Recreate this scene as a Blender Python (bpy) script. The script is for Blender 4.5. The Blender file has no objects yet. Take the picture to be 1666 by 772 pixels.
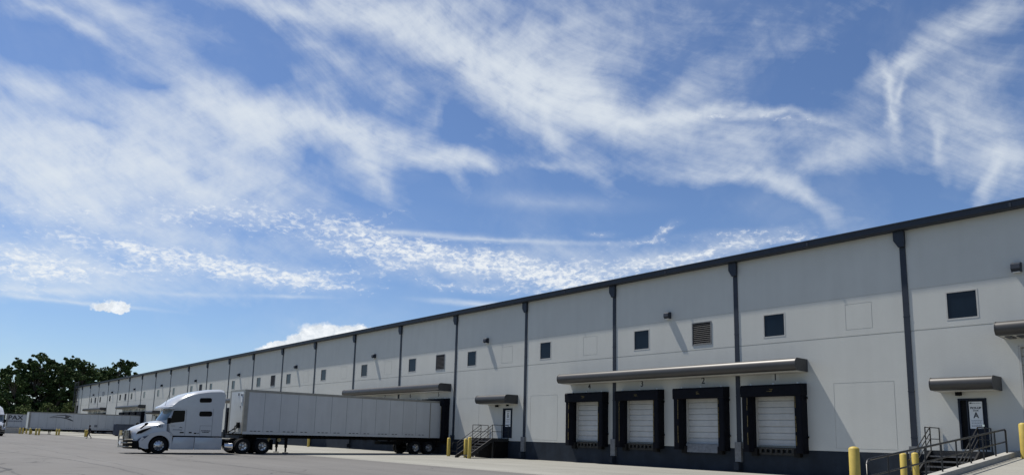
import bpy, bmesh, math, random
from mathutils import Vector, Matrix
R = math.radians
random.seed(7)
scn = bpy.context.scene
col = scn.collection

# ---------------------------------------------------------------- camera
CAM_ROT = [[0.654043, 0.100035, 0.749813], [0.756085, -0.117527, -0.643834], [0.023717, 0.988018, -0.152503]]
AZ0 = 2.432092653589793

D = 35.155            # the dock wall stands this far to +Y of the camera; X runs along it
cam = bpy.data.cameras.new('camera'); camo = bpy.data.objects.new('camera', cam); col.objects.link(camo)
m = Matrix([[*CAM_ROT[i], 0] for i in range(3)] + [[0, 0, 0, 1]])
m.translation = Vector((0, 0, 1.63)); camo.matrix_world = m
cam.sensor_width = 36; cam.lens = 1141.44 / 1666 * 36; cam.shift_y = (532.91 - 386) / 1666
cam.clip_start = .1; cam.clip_end = 4000
scn.camera = camo

# ---------------------------------------------------------------- light and exposure
SUN = Vector((-.51, -.152, 1)).normalized()
SUN_EL = math.asin(SUN.z); SUN_AZ = math.atan2(SUN.x, SUN.y)
SKY_STRENGTH = .082
sun = bpy.data.lights.new('sun', 'SUN'); sun.energy = 5.0; sun.angle = R(.9); sun.color = (1, .955, .88)
suno = bpy.data.objects.new('sun', sun); col.objects.link(suno)
suno.rotation_euler = SUN.to_track_quat('Z', 'Y').to_euler()
scn.view_settings.view_transform = 'Standard'; scn.view_settings.look = 'None'
scn.view_settings.exposure = .13; scn.view_settings.gamma = 1
scn.cycles.max_bounces = 6; scn.cycles.transparent_max_bounces = 8

# clouds: (azimuth right of the view's heading, elevation, turn, radius, radius, density) in degrees on the sky
CIRRUS = [(-28.43, 19.15, -177.0, 25.63, 7.37, 0.28), (0.37, 29.11, 160.8, 25.93, 6.88, 0.22), (-31.24, 19.01, -176.1, 19.15, 5.59, 0.5), (-35.88, 17.14, -177.9, 13.18, 4.61, 0.65), (-26.4, 24.29, 159.8, 14.86, 3.19, 0.4), (-22.23, 22.92, -179.7, 15.54, 3.53, 0.7), (-14.54, 23.11, 175.6, 15.93, 2.45, 0.55), (-7.33, 22.28, 174.8, 10.8, 1.8, 0.6), (-3.76, 21.91, 160.0, 4.41, 1.29, 0.5), (-12.91, 21.2, 142.6, 7.69, 2.99, 0.5), (-20.59, 20.03, 158.8, 10.26, 4.43, 0.25), (-24.92, 18.01, 173.8, 12.21, 2.74, 0.35), (-33.9, 15.5, 174.3, 10.94, 3.01, 0.4), (-34.05, 26.44, 161.5, 6.75, 0.77, 0.35), (-29.86, 28.4, 176.3, 8.37, 2.15, 0.25), (-30.13, 27.13, 164.7, 8.82, 1.75, 0.25), (-36.61, 21.77, 168.0, 5.47, 2.13, 0.42), (-17.7, 25.62, 128.3, 4.98, 4.1, 0.24), (-36.62, 26.04, -166.3, 13.71, 4.2, 0.12), (-18.26, 20.44, 139.5, 4.14, 3.11, -0.34), (-28.9, 23.66, 178.3, 4.64, 1.28, -0.35), (-32.59, 20.59, -179.4, 6.44, 0.94, -0.35), (-35.3, 24.32, -172.6, 5.52, 2.2, -0.2), (-20.64, 31.28, -179.3, 15.34, 1.86, 0.45), (-12.04, 31.34, 170.4, 16.34, 2.63, 0.55), (-4.5, 29.6, 158.3, 15.57, 3.31, 0.6), (2.0, 28.24, 159.9, 14.96, 4.16, 0.6), (5.74, 29.1, -143.2, 13.76, 5.54, 0.3), (3.01, 31.52, -164.8, 12.0, 3.0, 0.3), (6.82, 25.85, 171.6, 16.02, 3.11, 0.5), (-16.98, 28.99, 157.4, 11.4, 2.43, 0.28), (-10.71, 26.92, 138.4, 6.14, 4.75, 0.16), (-7.47, 25.15, -121.7, 4.57, 1.9, 0.15), (-6.54, 32.89, -175.9, 20.51, 1.74, 0.28), (13.54, 25.34, 174.1, 14.44, 1.11, 0.42), (20.83, 24.46, 170.3, 8.07, 0.66, 0.4), (13.05, 26.98, -147.5, 8.93, 2.19, 0.2), (17.59, 28.3, -154.3, 10.38, 2.1, 0.17), (4.1, 24.05, 113.6, 4.54, 1.37, 0.3), (6.33, 21.67, 137.7, 6.7, 1.67, 0.3), (3.19, 22.17, 175.6, 6.0, 0.9, 0.22), (15.99, 23.16, 170.7, 23.47, 4.29, 0.2), (14.96, 20.7, 172.4, 9.38, 1.58, 0.35), (19.49, 19.57, 153.9, 9.96, 1.54, 0.5), (22.85, 17.52, 137.1, 4.38, 1.33, 0.4), (18.14, 22.06, 124.5, 5.41, 4.0, 0.2), (22.27, 19.84, -155.7, 5.01, 1.76, 0.16), (26.96, 21.67, 166.0, 9.81, 2.89, 0.25), (25.19, 20.61, -167.4, 4.85, 1.7, 0.25), (29.9, 24.12, 91.5, 5.49, 0.69, 0.55), (30.72, 24.98, -123.5, 3.6, 0.65, 0.4), (29.77, 26.59, 115.9, 3.25, 1.02, 0.35), (31.22, 26.96, -159.8, 5.7, 1.59, 0.45), (34.95, 27.53, -161.4, 9.24, 3.51, 0.36), (33.83, 22.71, 163.8, 10.11, 5.94, 0.22), (35.43, 24.25, -169.8, 7.97, 1.82, 0.22), (35.84, 20.29, 137.3, 7.28, 5.2, 0.35), (32.54, 21.55, 91.0, 4.67, 0.86, 0.4), (35.42, 18.36, -110.5, 5.13, 0.84, 0.4), (36.79, 18.9, 104.1, 3.82, 3.2, 0.25), (27.51, 23.92, 168.4, 8.13, 3.94, 0.12), (37.18, 27.86, 162.7, 5.52, 1.75, 0.28), (23.37, 29.6, -161.8, 16.32, 3.31, 0.1), (14.66, 31.56, -178.1, 11.51, 3.19, 0.12), (-11.3, 19.7, 125.4, 4.52, 0.96, 0.2), (-5.42, 20.35, 114.3, 4.13, 1.37, 0.16), (-35.63, 11.84, -179.6, 7.82, 2.34, 0.3), (3.31, 14.48, -179.5, 13.68, 2.26, 0.3), (14.36, 14.32, -174.2, 13.78, 1.84, 0.35), (-27.95, 14.31, -179.9, 15.41, 1.51, 0.2), (-31.53, 10.79, -178.8, 14.23, 3.67, 0.26), (-20.41, 12.14, 179.6, 17.17, 3.57, 0.18), (-34.58, 8.67, -177.3, 9.25, 1.74, 0.22), (-25.84, 14.03, 179.4, 20.74, 2.06, 0.2), (-5.9, 13.22, 172.9, 15.45, 2.46, 0.18)]
STREAKS = [(-32.78, 8.48, 179.9, 9.63, 0.28, 0.4), (-1.89, 15.86, 178.9, 16.71, 0.38, 0.4), (-10.09, 16.03, -178.9, 11.46, 0.46, 0.25), (-2.75, 10.65, 177.9, 7.26, 0.43, 0.6), (-30.67, 9.82, -177.3, 10.83, 2.14, 0.3), (-17.98, 10.37, -177.4, 5.28, 0.27, 0.25), (-25.46, 9.85, -177.2, 7.93, 0.35, 0.2), (-34.63, 9.08, -177.0, 5.29, 0.39, 0.3), (3.24, 18.9, 177.5, 11.87, 1.29, 0.15)]
ALTO = [(-32.88, 12.94, -179.6, 10.44, 1.12, 0.7), (-27.66, 11.31, 178.5, 8.44, 1.36, 0.9), (-11.98, 14.09, 172.4, 8.42, 1.3, 0.8), (-31.92, 14.52, -178.8, 12.14, 1.46, 0.42), (-21.6, 15.66, 176.1, 15.33, 2.82, 0.45), (-13.55, 15.57, 177.1, 12.08, 2.39, 0.8), (-17.99, 16.89, -177.4, 17.04, 1.78, 0.4), (-10.03, 14.86, 170.2, 8.54, 1.4, 0.9), (-25.99, 15.59, -176.5, 9.62, 1.7, 0.4), (-34.83, 10.94, 177.1, 7.61, 2.36, 1.3), (-35.65, 8.94, -176.9, 5.8, 0.78, 0.5), (-31.53, 10.79, 178.8, 4.27, 1.31, 0.7), (-28.59, 12.52, 179.3, 6.06, 1.09, 1.2), (-23.98, 12.31, 174.0, 7.35, 1.4, 1.6), (-19.02, 11.9, 177.2, 11.34, 1.71, 1.6), (-14.59, 12.67, -177.4, 5.49, 0.92, 0.95), (-13.79, 11.56, -178.9, 5.05, 0.46, 0.7), (-9.94, 13.25, 178.7, 4.74, 0.93, 0.8), (-6.97, 14.41, 169.5, 7.22, 1.6, 1.1), (-2.34, 13.96, 170.3, 10.73, 2.08, 1.25), (2.31, 13.17, 168.2, 12.67, 2.46, 1.4), (8.42, 13.58, -178.7, 13.4, 2.25, 1.1), (4.88, 12.4, 176.4, 7.74, 1.51, 0.8), (15.82, 14.74, -170.6, 10.87, 1.28, 1.0), (-5.86, 12.13, 174.7, 9.63, 0.76, 0.9), (-0.74, 11.81, 173.7, 5.83, 0.67, 0.8), (7.14, 16.45, 174.6, 2.72, 0.56, 0.9), (12.53, 16.56, -150.6, 2.4, 0.65, 1.0), (10.43, 15.7, -175.6, 5.23, 0.56, 0.85), (18.22, 16.03, -179.6, 8.01, 0.72, 0.85), (21.42, 15.34, -178.2, 5.98, 0.71, 0.8), (17.49, 24.82, 172.6, 13.93, 0.42, 0.5), (22.66, 24.05, 172.4, 4.36, 0.41, 0.6), (-35.14, 13.8, -174.9, 5.99, 0.94, 0.3), (-35.78, 10.16, -176.0, 6.46, 0.93, 0.8)]
CUMULUS = [(-30.0, 8.46, -175.9, 1.15, 0.45, 1.0), (-30.8, 8.41, -173.3, 0.69, 0.3, 0.8), (-29.38, 8.39, -173.7, 0.62, 0.25, 0.8), (-15.6, 7.6, -172.4, 1.84, 1.11, 1.0), (-13.57, 7.82, -168.6, 1.98, 0.79, 1.0), (-17.37, 6.86, -163.9, 1.8, 0.55, 1.0), (-19.07, 6.42, -165.8, 1.14, 0.38, 0.9), (-12.11, 7.7, -177.0, 1.67, 0.79, 0.9)]


world = bpy.data.worlds.new('World'); scn.world = world; world.use_nodes = True
world.cycles.sampling_method = 'MANUAL'; world.cycles.sample_map_resolution = 512
def build_sky():
    nt = world.node_tree; nt.nodes.clear(); N = nt.nodes.new; L = nt.links.new
    out = N('ShaderNodeOutputWorld'); bg = N('ShaderNodeBackground'); L(bg.outputs[0], out.inputs[0])
    bg.inputs[1].default_value = SKY_STRENGTH
    sky = N('ShaderNodeTexSky'); sky.sky_type = 'NISHITA'; sky.sun_disc = False
    sky.sun_elevation = SUN_EL; sky.sun_rotation = SUN_AZ; sky.altitude = 200; sky.air_density = 1.0; sky.dust_density = .4; sky.ozone_density = 2.2
    tc = N('ShaderNodeTexCoord')
    def M(op, a, b=None, c=None, clamp=False):
        n = N('ShaderNodeMath'); n.operation = op; n.use_clamp = clamp
        for i, v in enumerate((a, b, c)):
            if v is None: continue
            if isinstance(v, (int, float)): n.inputs[i].default_value = v
            else: L(v, n.inputs[i])
        return n.outputs[0]
    def V(op, a, b=None):
        n = N('ShaderNodeVectorMath'); n.operation = op
        for i, v in enumerate((a, b)):
            if v is None: continue
            if isinstance(v, (tuple, list)): n.inputs[i].default_value = v
            else: L(v, n.inputs[i])
        return n
    d = tc.outputs['Generated']
    rx = V('DOT_PRODUCT', d, (math.sin(AZ0), -math.cos(AZ0), 0)).outputs['Value']
    ry = V('DOT_PRODUCT', d, (math.cos(AZ0), math.sin(AZ0), 0)).outputs['Value']
    az = M('MULTIPLY', M('ARCTAN2', rx, ry), 180 / math.pi)
    sp = N('ShaderNodeSeparateXYZ'); L(d, sp.inputs[0])
    el = M('MULTIPLY', M('ARCSINE', sp.outputs[2]), 180 / math.pi)
    cb = N('ShaderNodeCombineXYZ'); L(az, cb.inputs[0]); L(el, cb.inputs[1])
    base = cb.outputs[0]
    def noise(vec, scale, detail=4, rough=.55, dist=0., lac=2.):
        n = N('ShaderNodeTexNoise'); n.inputs['Scale'].default_value = scale; n.inputs['Detail'].default_value = detail
        n.inputs['Roughness'].default_value = rough; n.inputs['Distortion'].default_value = dist; n.inputs['Lacunarity'].default_value = lac
        L(vec, n.inputs['Vector']); return n
    def scaled(vec, s):
        return V('MULTIPLY', vec, s).outputs[0]
    def warp(vec, n, amp):
        o = V('SUBTRACT', n.outputs['Color'], (.5, .5, .5)).outputs[0]
        return V('ADD', vec, V('MULTIPLY', o, (amp, amp * .7, 0)).outputs[0]).outputs[0]
    def mapping(vec, rot, sc):
        n = N('ShaderNodeMapping'); n.vector_type = 'TEXTURE'; n.inputs['Rotation'].default_value[2] = R(rot)
        n.inputs['Scale'].default_value = (sc[0], sc[1], 1); L(vec, n.inputs[0]); return n.outputs[0]
    def blobs(lst, vec, kind):
        acc = None
        for (a, e, r, s0, s1, amp) in lst:
            n = N('ShaderNodeMapping'); n.vector_type = 'TEXTURE'
            n.inputs['Location'].default_value = (a, e, 0); n.inputs['Rotation'].default_value = (0, 0, R(r)); n.inputs['Scale'].default_value = (s0, s1, 1)
            L(vec, n.inputs[0]); g = N('ShaderNodeTexGradient'); g.gradient_type = kind; L(n.outputs[0], g.inputs[0])
            acc = M('MULTIPLY', g.outputs['Fac'], amp) if acc is None else M('MULTIPLY_ADD', g.outputs['Fac'], amp, acc)
        return acc
    # --- cirrus
    w1 = warp(base, noise(base, .06, 2, .5), 6.5)
    w2 = warp(w1, noise(base, .22, 2, .5), 2.8)
    w3 = warp(w2, noise(base, 1.0, 6, .6), .9)
    dens = blobs(CIRRUS, w3, 'QUADRATIC_SPHERE')
    stk = blobs(STREAKS, warp(base, noise(base, .4, 5, .65), .55), 'QUADRATIC_SPHERE')
    fw = warp(base, noise(base, .05, 1, .4), 14)
    f1 = noise(mapping(fw, -24, (5.5, 1.0)), .8, 9, .64, .0).outputs['Fac']     # long fibres
    f2 = noise(mapping(fw, 24, (4., 1.0)), .7, 9, .64, .0).outputs['Fac']
    f3 = noise(w2, .5, 9, .62, .25).outputs['Fac']                              # curls
    fib = M('ADD', M('MULTIPLY', f1, .46), M('ADD', M('MULTIPLY', f2, .26), M('MULTIPLY', f3, .36)))
    fm = M('MAXIMUM', M('MULTIPLY', M('SUBTRACT', fib, .40), 4.0), 0.)          # about 0..1
    dp = M('MAXIMUM', dens, 0.)
    er = M('MAXIMUM', M('SUBTRACT', M('MULTIPLY', dp, 1.3), M('MULTIPLY', M('SUBTRACT', 1., fm), .13)), 0.)
    dc = M('MULTIPLY', er, M('ADD', M('MULTIPLY', fm, .85), .34))
    dc = M('ADD', dc, M('MULTIPLY', stk, M('ADD', fm, .6)))
    veil = M('MULTIPLY', M('MAXIMUM', M('SUBTRACT', noise(w2, .09, 5, .6).outputs['Fac'], .46), 0.), .32)
    # the rest of the sky, outside the part built stroke by stroke, carries plain thin cirrus
    away = M('MULTIPLY', M('SUBTRACT', M('ABSOLUTE', az), 44), .1, clamp=True)
    high = M('MULTIPLY', M('SUBTRACT', el, 33), .1, clamp=True)
    veil = M('MULTIPLY', veil, M('ADD', 1., M('MULTIPLY', M('MAXIMUM', away, high), 3.)))
    dc = M('ADD', dc, M('MULTIPLY', veil, M('ADD', fm, .3)))
    a1 = M('SUBTRACT', 1., M('POWER', 2.718, M('MULTIPLY', dc, -1.7)))
    # --- altocumulus, small bright flakes that flatten towards the horizon
    den = blobs(ALTO, warp(base, noise(base, .3, 4, .6), 2.2), 'QUADRATIC_SPHERE')
    ac = scaled(base, (1., 1.75, 1))
    acw = warp(ac, noise(ac, 1.3, 3, .6), .9)
    n1 = noise(acw, 2.1, 5, .62, .1).outputs['Fac']; n0 = noise(acw, .95, 6, .6, .2).outputs['Fac']; n2 = noise(ac, .5, 3, .5).outputs['Fac']
    thick = M('MULTIPLY', M('SUBTRACT', den, .45), 1.3, clamp=True)
    dr = M('MINIMUM', M('SQRT', M('MAXIMUM', den, 0.)), 1.05)
    fl = M('ADD', M('ADD', M('MULTIPLY', n1, .60), M('MULTIPLY', n0, .36)), M('MULTIPLY', n2, .3))
    th = M('SUBTRACT', .79, M('MULTIPLY', dr, .215))
    a2 = M('MULTIPLY', M('MULTIPLY', M('SUBTRACT', fl, th), 5., clamp=True), M('MULTIPLY', dr, 2.2, clamp=True))
    a2 = M('ADD', M('MULTIPLY', a2, M('ADD', .60, M('MULTIPLY', thick, .25))), M('MULTIPLY', M('MULTIPLY', den, n0), .42), clamp=True)
    a2 = M('MINIMUM', a2, .92)
    # --- cumulus
    cw = warp(warp(base, noise(base, .8, 3, .6), 1.5), noise(base, 2.2, 6, .68), .8)
    cu = blobs(CUMULUS, cw, 'SPHERICAL')
    a3 = M('MULTIPLY', M('SUBTRACT', cu, .08), 2.9, clamp=True)
    # --- colours, lit white clouds against the blue
    mix1 = N('ShaderNodeMix'); mix1.data_type = 'RGBA'
    tint = N('ShaderNodeMix'); tint.data_type = 'RGBA'; tint.blend_type = 'MULTIPLY'; tint.inputs[0].default_value = 1
    L(sky.outputs[0], tint.inputs[6]); tint.inputs[7].default_value = SKY_TINT
    L(M('MULTIPLY', a1, .93, clamp=True), mix1.inputs[0]); L(tint.outputs[2], mix1.inputs[6]); mix1.inputs[7].default_value = CLOUD_THIN
    mix2 = N('ShaderNodeMix'); mix2.data_type = 'RGBA'; L(a2, mix2.inputs[0]); L(mix1.outputs[2], mix2.inputs[6])
    mix2.inputs[7].default_value = CLOUD_FLAKE
    sh = noise(cw, 1.5, 6, .65).outputs['Fac']
    cm = N('ShaderNodeMix'); cm.data_type = 'RGBA'; L(M('MULTIPLY', M('SUBTRACT', sh, .36), 3.4, clamp=True), cm.inputs[0])
    cm.inputs[6].default_value = CUM_DARK; cm.inputs[7].default_value = CUM_LIGHT
    mix3 = N('ShaderNodeMix'); mix3.data_type = 'RGBA'; L(a3, mix3.inputs[0]); L(mix2.outputs[2], mix3.inputs[6]); L(cm.outputs[2], mix3.inputs[7])
    L(mix3.outputs[2], bg.inputs[0])
SKY_TINT = (.88, 1.0, 1.20, 1)
CLOUD_THIN = (8.6, 9.2, 9.7, 1); CLOUD_FLAKE = (9.6, 10.0, 10.3, 1); CUM_DARK = (7.4, 8.1, 8.9, 1); CUM_LIGHT = (10.6, 11., 11.4, 1)
build_sky()

# ---------------------------------------------------------------- materials
def mat(name, rgb, rough=.6, metal=0., var=.12, scale=3., bump=0., bscale=60., spec=.5, coat=0., streak=0., sz=(1, 1, 1), emit=None):
    mt = bpy.data.materials.new(name); mt.use_nodes = True; nt = mt.node_tree; p = nt.nodes['Principled BSDF']; N = nt.nodes.new; L = nt.links.new
    p.inputs['Roughness'].default_value = rough; p.inputs['Metallic'].default_value = metal
    p.inputs['Specular IOR Level'].default_value = spec; p.inputs['Coat Weight'].default_value = coat; p.inputs['Coat Roughness'].default_value = .08
    tc = N('ShaderNodeTexCoord'); mp = N('ShaderNodeMapping'); mp.inputs['Scale'].default_value = sz; L(tc.outputs['Object'], mp.inputs[0])
    n = N('ShaderNodeTexNoise'); n.inputs['Scale'].default_value = scale; n.inputs['Detail'].default_value = 8; n.inputs['Roughness'].default_value = .65
    L(mp.outputs[0], n.inputs['Vector'])
    mr = N('ShaderNodeMapRange'); mr.inputs[1].default_value = .3; mr.inputs[2].default_value = .7; mr.inputs[3].default_value = 1 - var; mr.inputs[4].default_value = 1 + var
    L(n.outputs['Fac'], mr.inputs[0]); fac = mr.outputs[0]
    if streak:
        m2 = N('ShaderNodeMapping'); m2.inputs['Scale'].default_value = (1.1, 1.1, .12); L(tc.outputs['Object'], m2.inputs[0])
        n2 = N('ShaderNodeTexNoise'); n2.inputs['Scale'].default_value = 1.6; n2.inputs['Detail'].default_value = 6; L(m2.outputs[0], n2.inputs['Vector'])
        r2 = N('ShaderNodeMapRange'); r2.inputs[1].default_value = .35; r2.inputs[2].default_value = .75; r2.inputs[3].default_value = 1.0; r2.inputs[4].default_value = 1 - streak
        L(n2.outputs['Fac'], r2.inputs[0]); mm = N('ShaderNodeMath'); mm.operation = 'MULTIPLY'; L(fac, mm.inputs[0]); L(r2.outputs[0], mm.inputs[1]); fac = mm.outputs[0]
    vm = N('ShaderNodeVectorMath'); vm.operation = 'SCALE'; vm.inputs[0].default_value = rgb; L(fac, vm.inputs['Scale']); L(vm.outputs[0], p.inputs['Base Color'])
    if bump:
        b = N('ShaderNodeBump'); b.inputs['Strength'].default_value = bump; b.inputs['Distance'].default_value = .02
        nb = N('ShaderNodeTexNoise'); nb.inputs['Scale'].default_value = bscale; nb.inputs['Detail'].default_value = 4; L(tc.outputs['Object'], nb.inputs['Vector'])
        L(nb.outputs['Fac'], b.inputs['Height']); L(b.outputs[0], p.inputs['Normal'])
    if emit:
        p.inputs['Emission Color'].default_value = (*emit, 1); p.inputs['Emission Strength'].default_value = 1
    return mt
WALL = mat('painted_concrete_wall', (.515, .517, .482), .9, var=.035, scale=.45, bump=.16, bscale=14, spec=.2, streak=.05)
BAND = mat('slate_base_paint', (.019, .026, .037), .8, spec=.2, var=.25, scale=1.2, bump=.2, bscale=20, streak=.25)
TRIM = mat('slate_metal_trim', (.022, .028, .040), .5, spec=.3, var=.15, scale=2)
ROOFM = mat('roof_membrane', (.5, .5, .48), .8)
CANM = mat('grey_canopy_metal', (.06, .058, .056), .42, metal=.35, var=.12, scale=.8)
SOFF = mat('canopy_soffit', (.55, .54, .5), .6)
FRAME = mat('window_frame', (.44, .43, .40), .55)
GLASS = mat('dark_window_glass', (.006, .012, .02), .08, var=.3, scale=.5, spec=.25)
LOUV = mat('louvre_metal', (.02, .021, .023), .6)
VOID = mat('dark_recess', (.006, .006, .007), .9)
DOORW = mat('dock_door_panel', (.49, .49, .47), .5, var=.07, streak=.12)
PAD = mat('dock_seal_vinyl', (.0035, .0042, .0075), .7, spec=.12, var=.4, scale=3, bump=.6, bscale=5)
YEL = mat('yellow_strip', (.11, .08, .02), .7, var=.4, scale=8)
BOLL = mat('bollard_yellow', (.50, .37, .07), .55, var=.12, scale=5, streak=.12)
STEEL = mat('galvanised_plate', (.16, .165, .17), .6, metal=.2, var=.25, scale=6)
RAIL = mat('black_rail_paint', (.010, .0105, .012), .42, var=.2)
RUBB = mat('black_rubber', (.008, .008, .0085), .85, spec=.2)
SIGN = mat('sign_white', (.72, .73, .72), .5, var=.04)
INK = mat('sign_ink', (.02, .022, .028), .6)
INKG = mat('sign_small_print', (.16, .17, .19), .7)
TRUCKW = mat('white_truck_paint', (.44, .46, .48), .2, var=.03, coat=.6)
TRLW = mat('trailer_panel_white', (.49, .50, .50), .42, var=.05, scale=.9, streak=.10)
TRLF = mat('trailer_front_white', (.46, .475, .475), .4, var=.08, scale=2, streak=.12)
TRLR = mat('trailer_rail_aluminium', (.27, .26, .23), .5, metal=.3, var=.12)
BLK = mat('chassis_black', (.005, .005, .0055), .75, spec=.12, var=.3)
CHR = mat('chrome', (.75, .75, .74), .14, metal=1., var=.05)
ALU = mat('wheel_alloy', (.55, .56, .57), .28, metal=.9, var=.1)
GUARD = mat('bull_bar_steel', (.20, .185, .145), .38, metal=.6)
TANY = mat('tan_plastic', (.5, .38, .16), .5)
BLUEL = mat('headlight_lens', (.03, .045, .09), .1, var=.3, scale=12)
SEAM = mat('panel_seam', (.2, .21, .22), .6)
MARK = mat('trailer_slot', (.03, .032, .04), .6)
BLUES = mat('blue_container_steel', (.05, .065, .10), .5, var=.2, scale=2)
CONC = mat('kerb_concrete', (.34, .33, .30), .85, var=.14, scale=3, bump=.4, bscale=30)
BARK = mat('tree_bark', (.07, .055, .04), .9, var=.3, scale=2)
SKIN = mat('skin', (.18, .1, .07), .6)
CLOTH = mat('black_cloth', (.015, .015, .018), .9)

def leaf_mat(name, rgb):
    mt = mat(name, rgb, .85, var=.45, scale=.28, spec=.12); p = mt.node_tree.nodes['Principled BSDF']
    p.inputs['Subsurface Weight'].default_value = 0
    return mt
LEAVES = [leaf_mat('oak_leaves', (.050, .076, .026)), leaf_mat('maple_leaves', (.066, .098, .034)), leaf_mat('shrub_leaves', (.10, .13, .045))]

# ---------------------------------------------------------------- mesh helpers
class MB:
    def __init__(s): s.v = []; s.f = []
    def add(s, vs, fs):
        o = len(s.v); s.v += [tuple(p) for p in vs]; s.f += [tuple(i + o for i in f) for f in fs]; return s
    def box(s, x0, x1, y0, y1, z0, z1):
        return s.add([(x0, y0, z0), (x1, y0, z0), (x1, y1, z0), (x0, y1, z0), (x0, y0, z1), (x1, y0, z1), (x1, y1, z1), (x0, y1, z1)],
                     [(0, 3, 2, 1), (4, 5, 6, 7), (0, 1, 5, 4), (1, 2, 6, 5), (2, 3, 7, 6), (3, 0, 4, 7)])
    def prism(s, poly, axis, a, b):
        # poly: 2D points in the two other axes (in x,y,z order); extruded along axis from a to b
        def P(p, t):
            return {'x': (t, p[0], p[1]), 'y': (p[0], t, p[1]), 'z': (p[0], p[1], t)}[axis]
        n = len(poly)
        return s.add([P(p, a) for p in poly] + [P(p, b) for p in poly],
                     [tuple(range(n)), tuple(range(2 * n - 1, n - 1, -1))] + [(i, i + n, (i + 1) % n + n, (i + 1) % n) for i in range(n)])
    def tube(s, pts, r, n=8, cap=True):
        pts = [Vector(p) for p in pts]; o = len(s.v); rings = []
        rr = r if isinstance(r, (list, tuple)) else [r] * len(pts)
        for i, p in enumerate(pts):
            a = pts[max(i - 1, 0)]; b = pts[min(i + 1, len(pts) - 1)]; t = (b - a)
            t = t.normalized() if t.length > 1e-9 else Vector((0, 0, 1))
            u = t.cross(Vector((0, 0, 1)));
            if u.length < 1e-3: u = t.cross(Vector((0, 1, 0)))
            u.normalize(); w = t.cross(u)
            rings.append([p + (u * math.cos(2 * math.pi * k / n) + w * math.sin(2 * math.pi * k / n)) * rr[i] for k in range(n)])
        vs = [q for rg in rings for q in rg]; fs = []
        for i in range(len(pts) - 1):
            for k in range(n): fs.append((i * n + k, i * n + (k + 1) % n, (i + 1) * n + (k + 1) % n, (i + 1) * n + k))
        if cap: fs += [tuple(range(n - 1, -1, -1)), tuple(range(len(vs) - n, len(vs)))]
        return s.add(vs, fs)
    def disc_x(s, x0, x1, y, z, r, n=24, r1=None):
        r1 = r if r1 is None else r1
        A = [(x0, y + r * math.cos(2 * math.pi * k / n), z + r * math.sin(2 * math.pi * k / n)) for k in range(n)]
        B = [(x1, y + r1 * math.cos(2 * math.pi * k / n), z + r1 * math.sin(2 * math.pi * k / n)) for k in range(n)]
        return s.add(A + B, [tuple(range(n)), tuple(range(2 * n - 1, n - 1, -1))] + [(k, k + n, (k + 1) % n + n, (k + 1) % n) for k in range(n)])
    def lathe_x(s, prof, x, y, z, n=28):
        # prof: (dx, r)
        vs = []; fs = []
        for dx, r in prof:
            vs += [(x + dx, y + r * math.cos(2 * math.pi * k / n), z + r * math.sin(2 * math.pi * k / n)) for k in range(n)]
        for i in range(len(prof) - 1):
            for k in range(n): fs.append((i * n + k, (i + 1) * n + k, (i + 1) * n + (k + 1) % n, i * n + (k + 1) % n))
        return s.add(vs, fs)
    def build(s, name, material, parent=None, bevel=0., smooth=False, seg=2, fixn=True):
        me = bpy.data.meshes.new(name); me.from_pydata(s.v, [], s.f); me.update()
        if fixn or bevel:
            bm = bmesh.new(); bm.from_mesh(me)
            if smooth == 'weld' : bmesh.ops.remove_doubles(bm, verts=bm.verts, dist=1e-4)
            bmesh.ops.recalc_face_normals(bm, faces=bm.faces)
            if bevel: bmesh.ops.bevel(bm, geom=[e for e in bm.edges], offset=bevel, segments=seg, profile=.6, affect='EDGES', clamp_overlap=True)
            bm.to_mesh(me); bm.free()
        me.materials.append(material)
        if smooth:
            for p in me.polygons: p.use_smooth = True
            try: me.set_sharp_from_angle(angle=R(38))
            except Exception: pass
        o = bpy.data.objects.new(name, me); col.objects.link(o)
        if parent is not None: o.parent = parent
        return o
def empty(name, loc=(0, 0, 0), rz=0., label=None, cat=None, group=None, kind=None):
    o = bpy.data.objects.new(name, None); o.empty_display_size = .3; col.objects.link(o); o.location = loc; o.rotation_euler = (0, 0, rz); tag(o, label, cat, group, kind); return o
def tag(o, label=None, cat=None, group=None, kind=None):
    if label: o['label'] = label
    if cat: o['category'] = cat
    if group: o['group'] = group
    if kind: o['kind'] = kind
    return o
def kids(o): return [c for c in list(bpy.data.objects) if c.parent == o]
def copy_tree(o, parent=None):
    c = o.copy(); col.objects.link(c)
    if parent is not None: c.parent = parent
    for ch in kids(o): copy_tree(ch, c)
    return c
def text(name, body, size, material, loc, rot, parent=None, sx=1., thick=.004, bold=0.):
    cu = bpy.data.curves.new(name, 'FONT'); cu.body = body; cu.size = size; cu.align_x = 'CENTER'; cu.align_y = 'CENTER'; cu.extrude = thick; cu.offset = bold
    t = bpy.data.objects.new(name, cu); col.objects.link(t); dg = bpy.context.evaluated_depsgraph_get()
    me = bpy.data.meshes.new_from_object(t.evaluated_get(dg)); bpy.data.objects.remove(t); me.materials.append(material)
    me.name = name
    o = bpy.data.objects.new(name, me); col.objects.link(o); o.location = loc; o.rotation_euler = rot; o.scale = (sx, 1, 1)
    if parent is not None: o.parent = parent
    return o
FACE_CAM = (R(90), 0, 0)      # lettering on the dock wall, read from -Y
FACE_X = (R(90), 0, R(90))    # lettering on a side that faces +X

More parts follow.
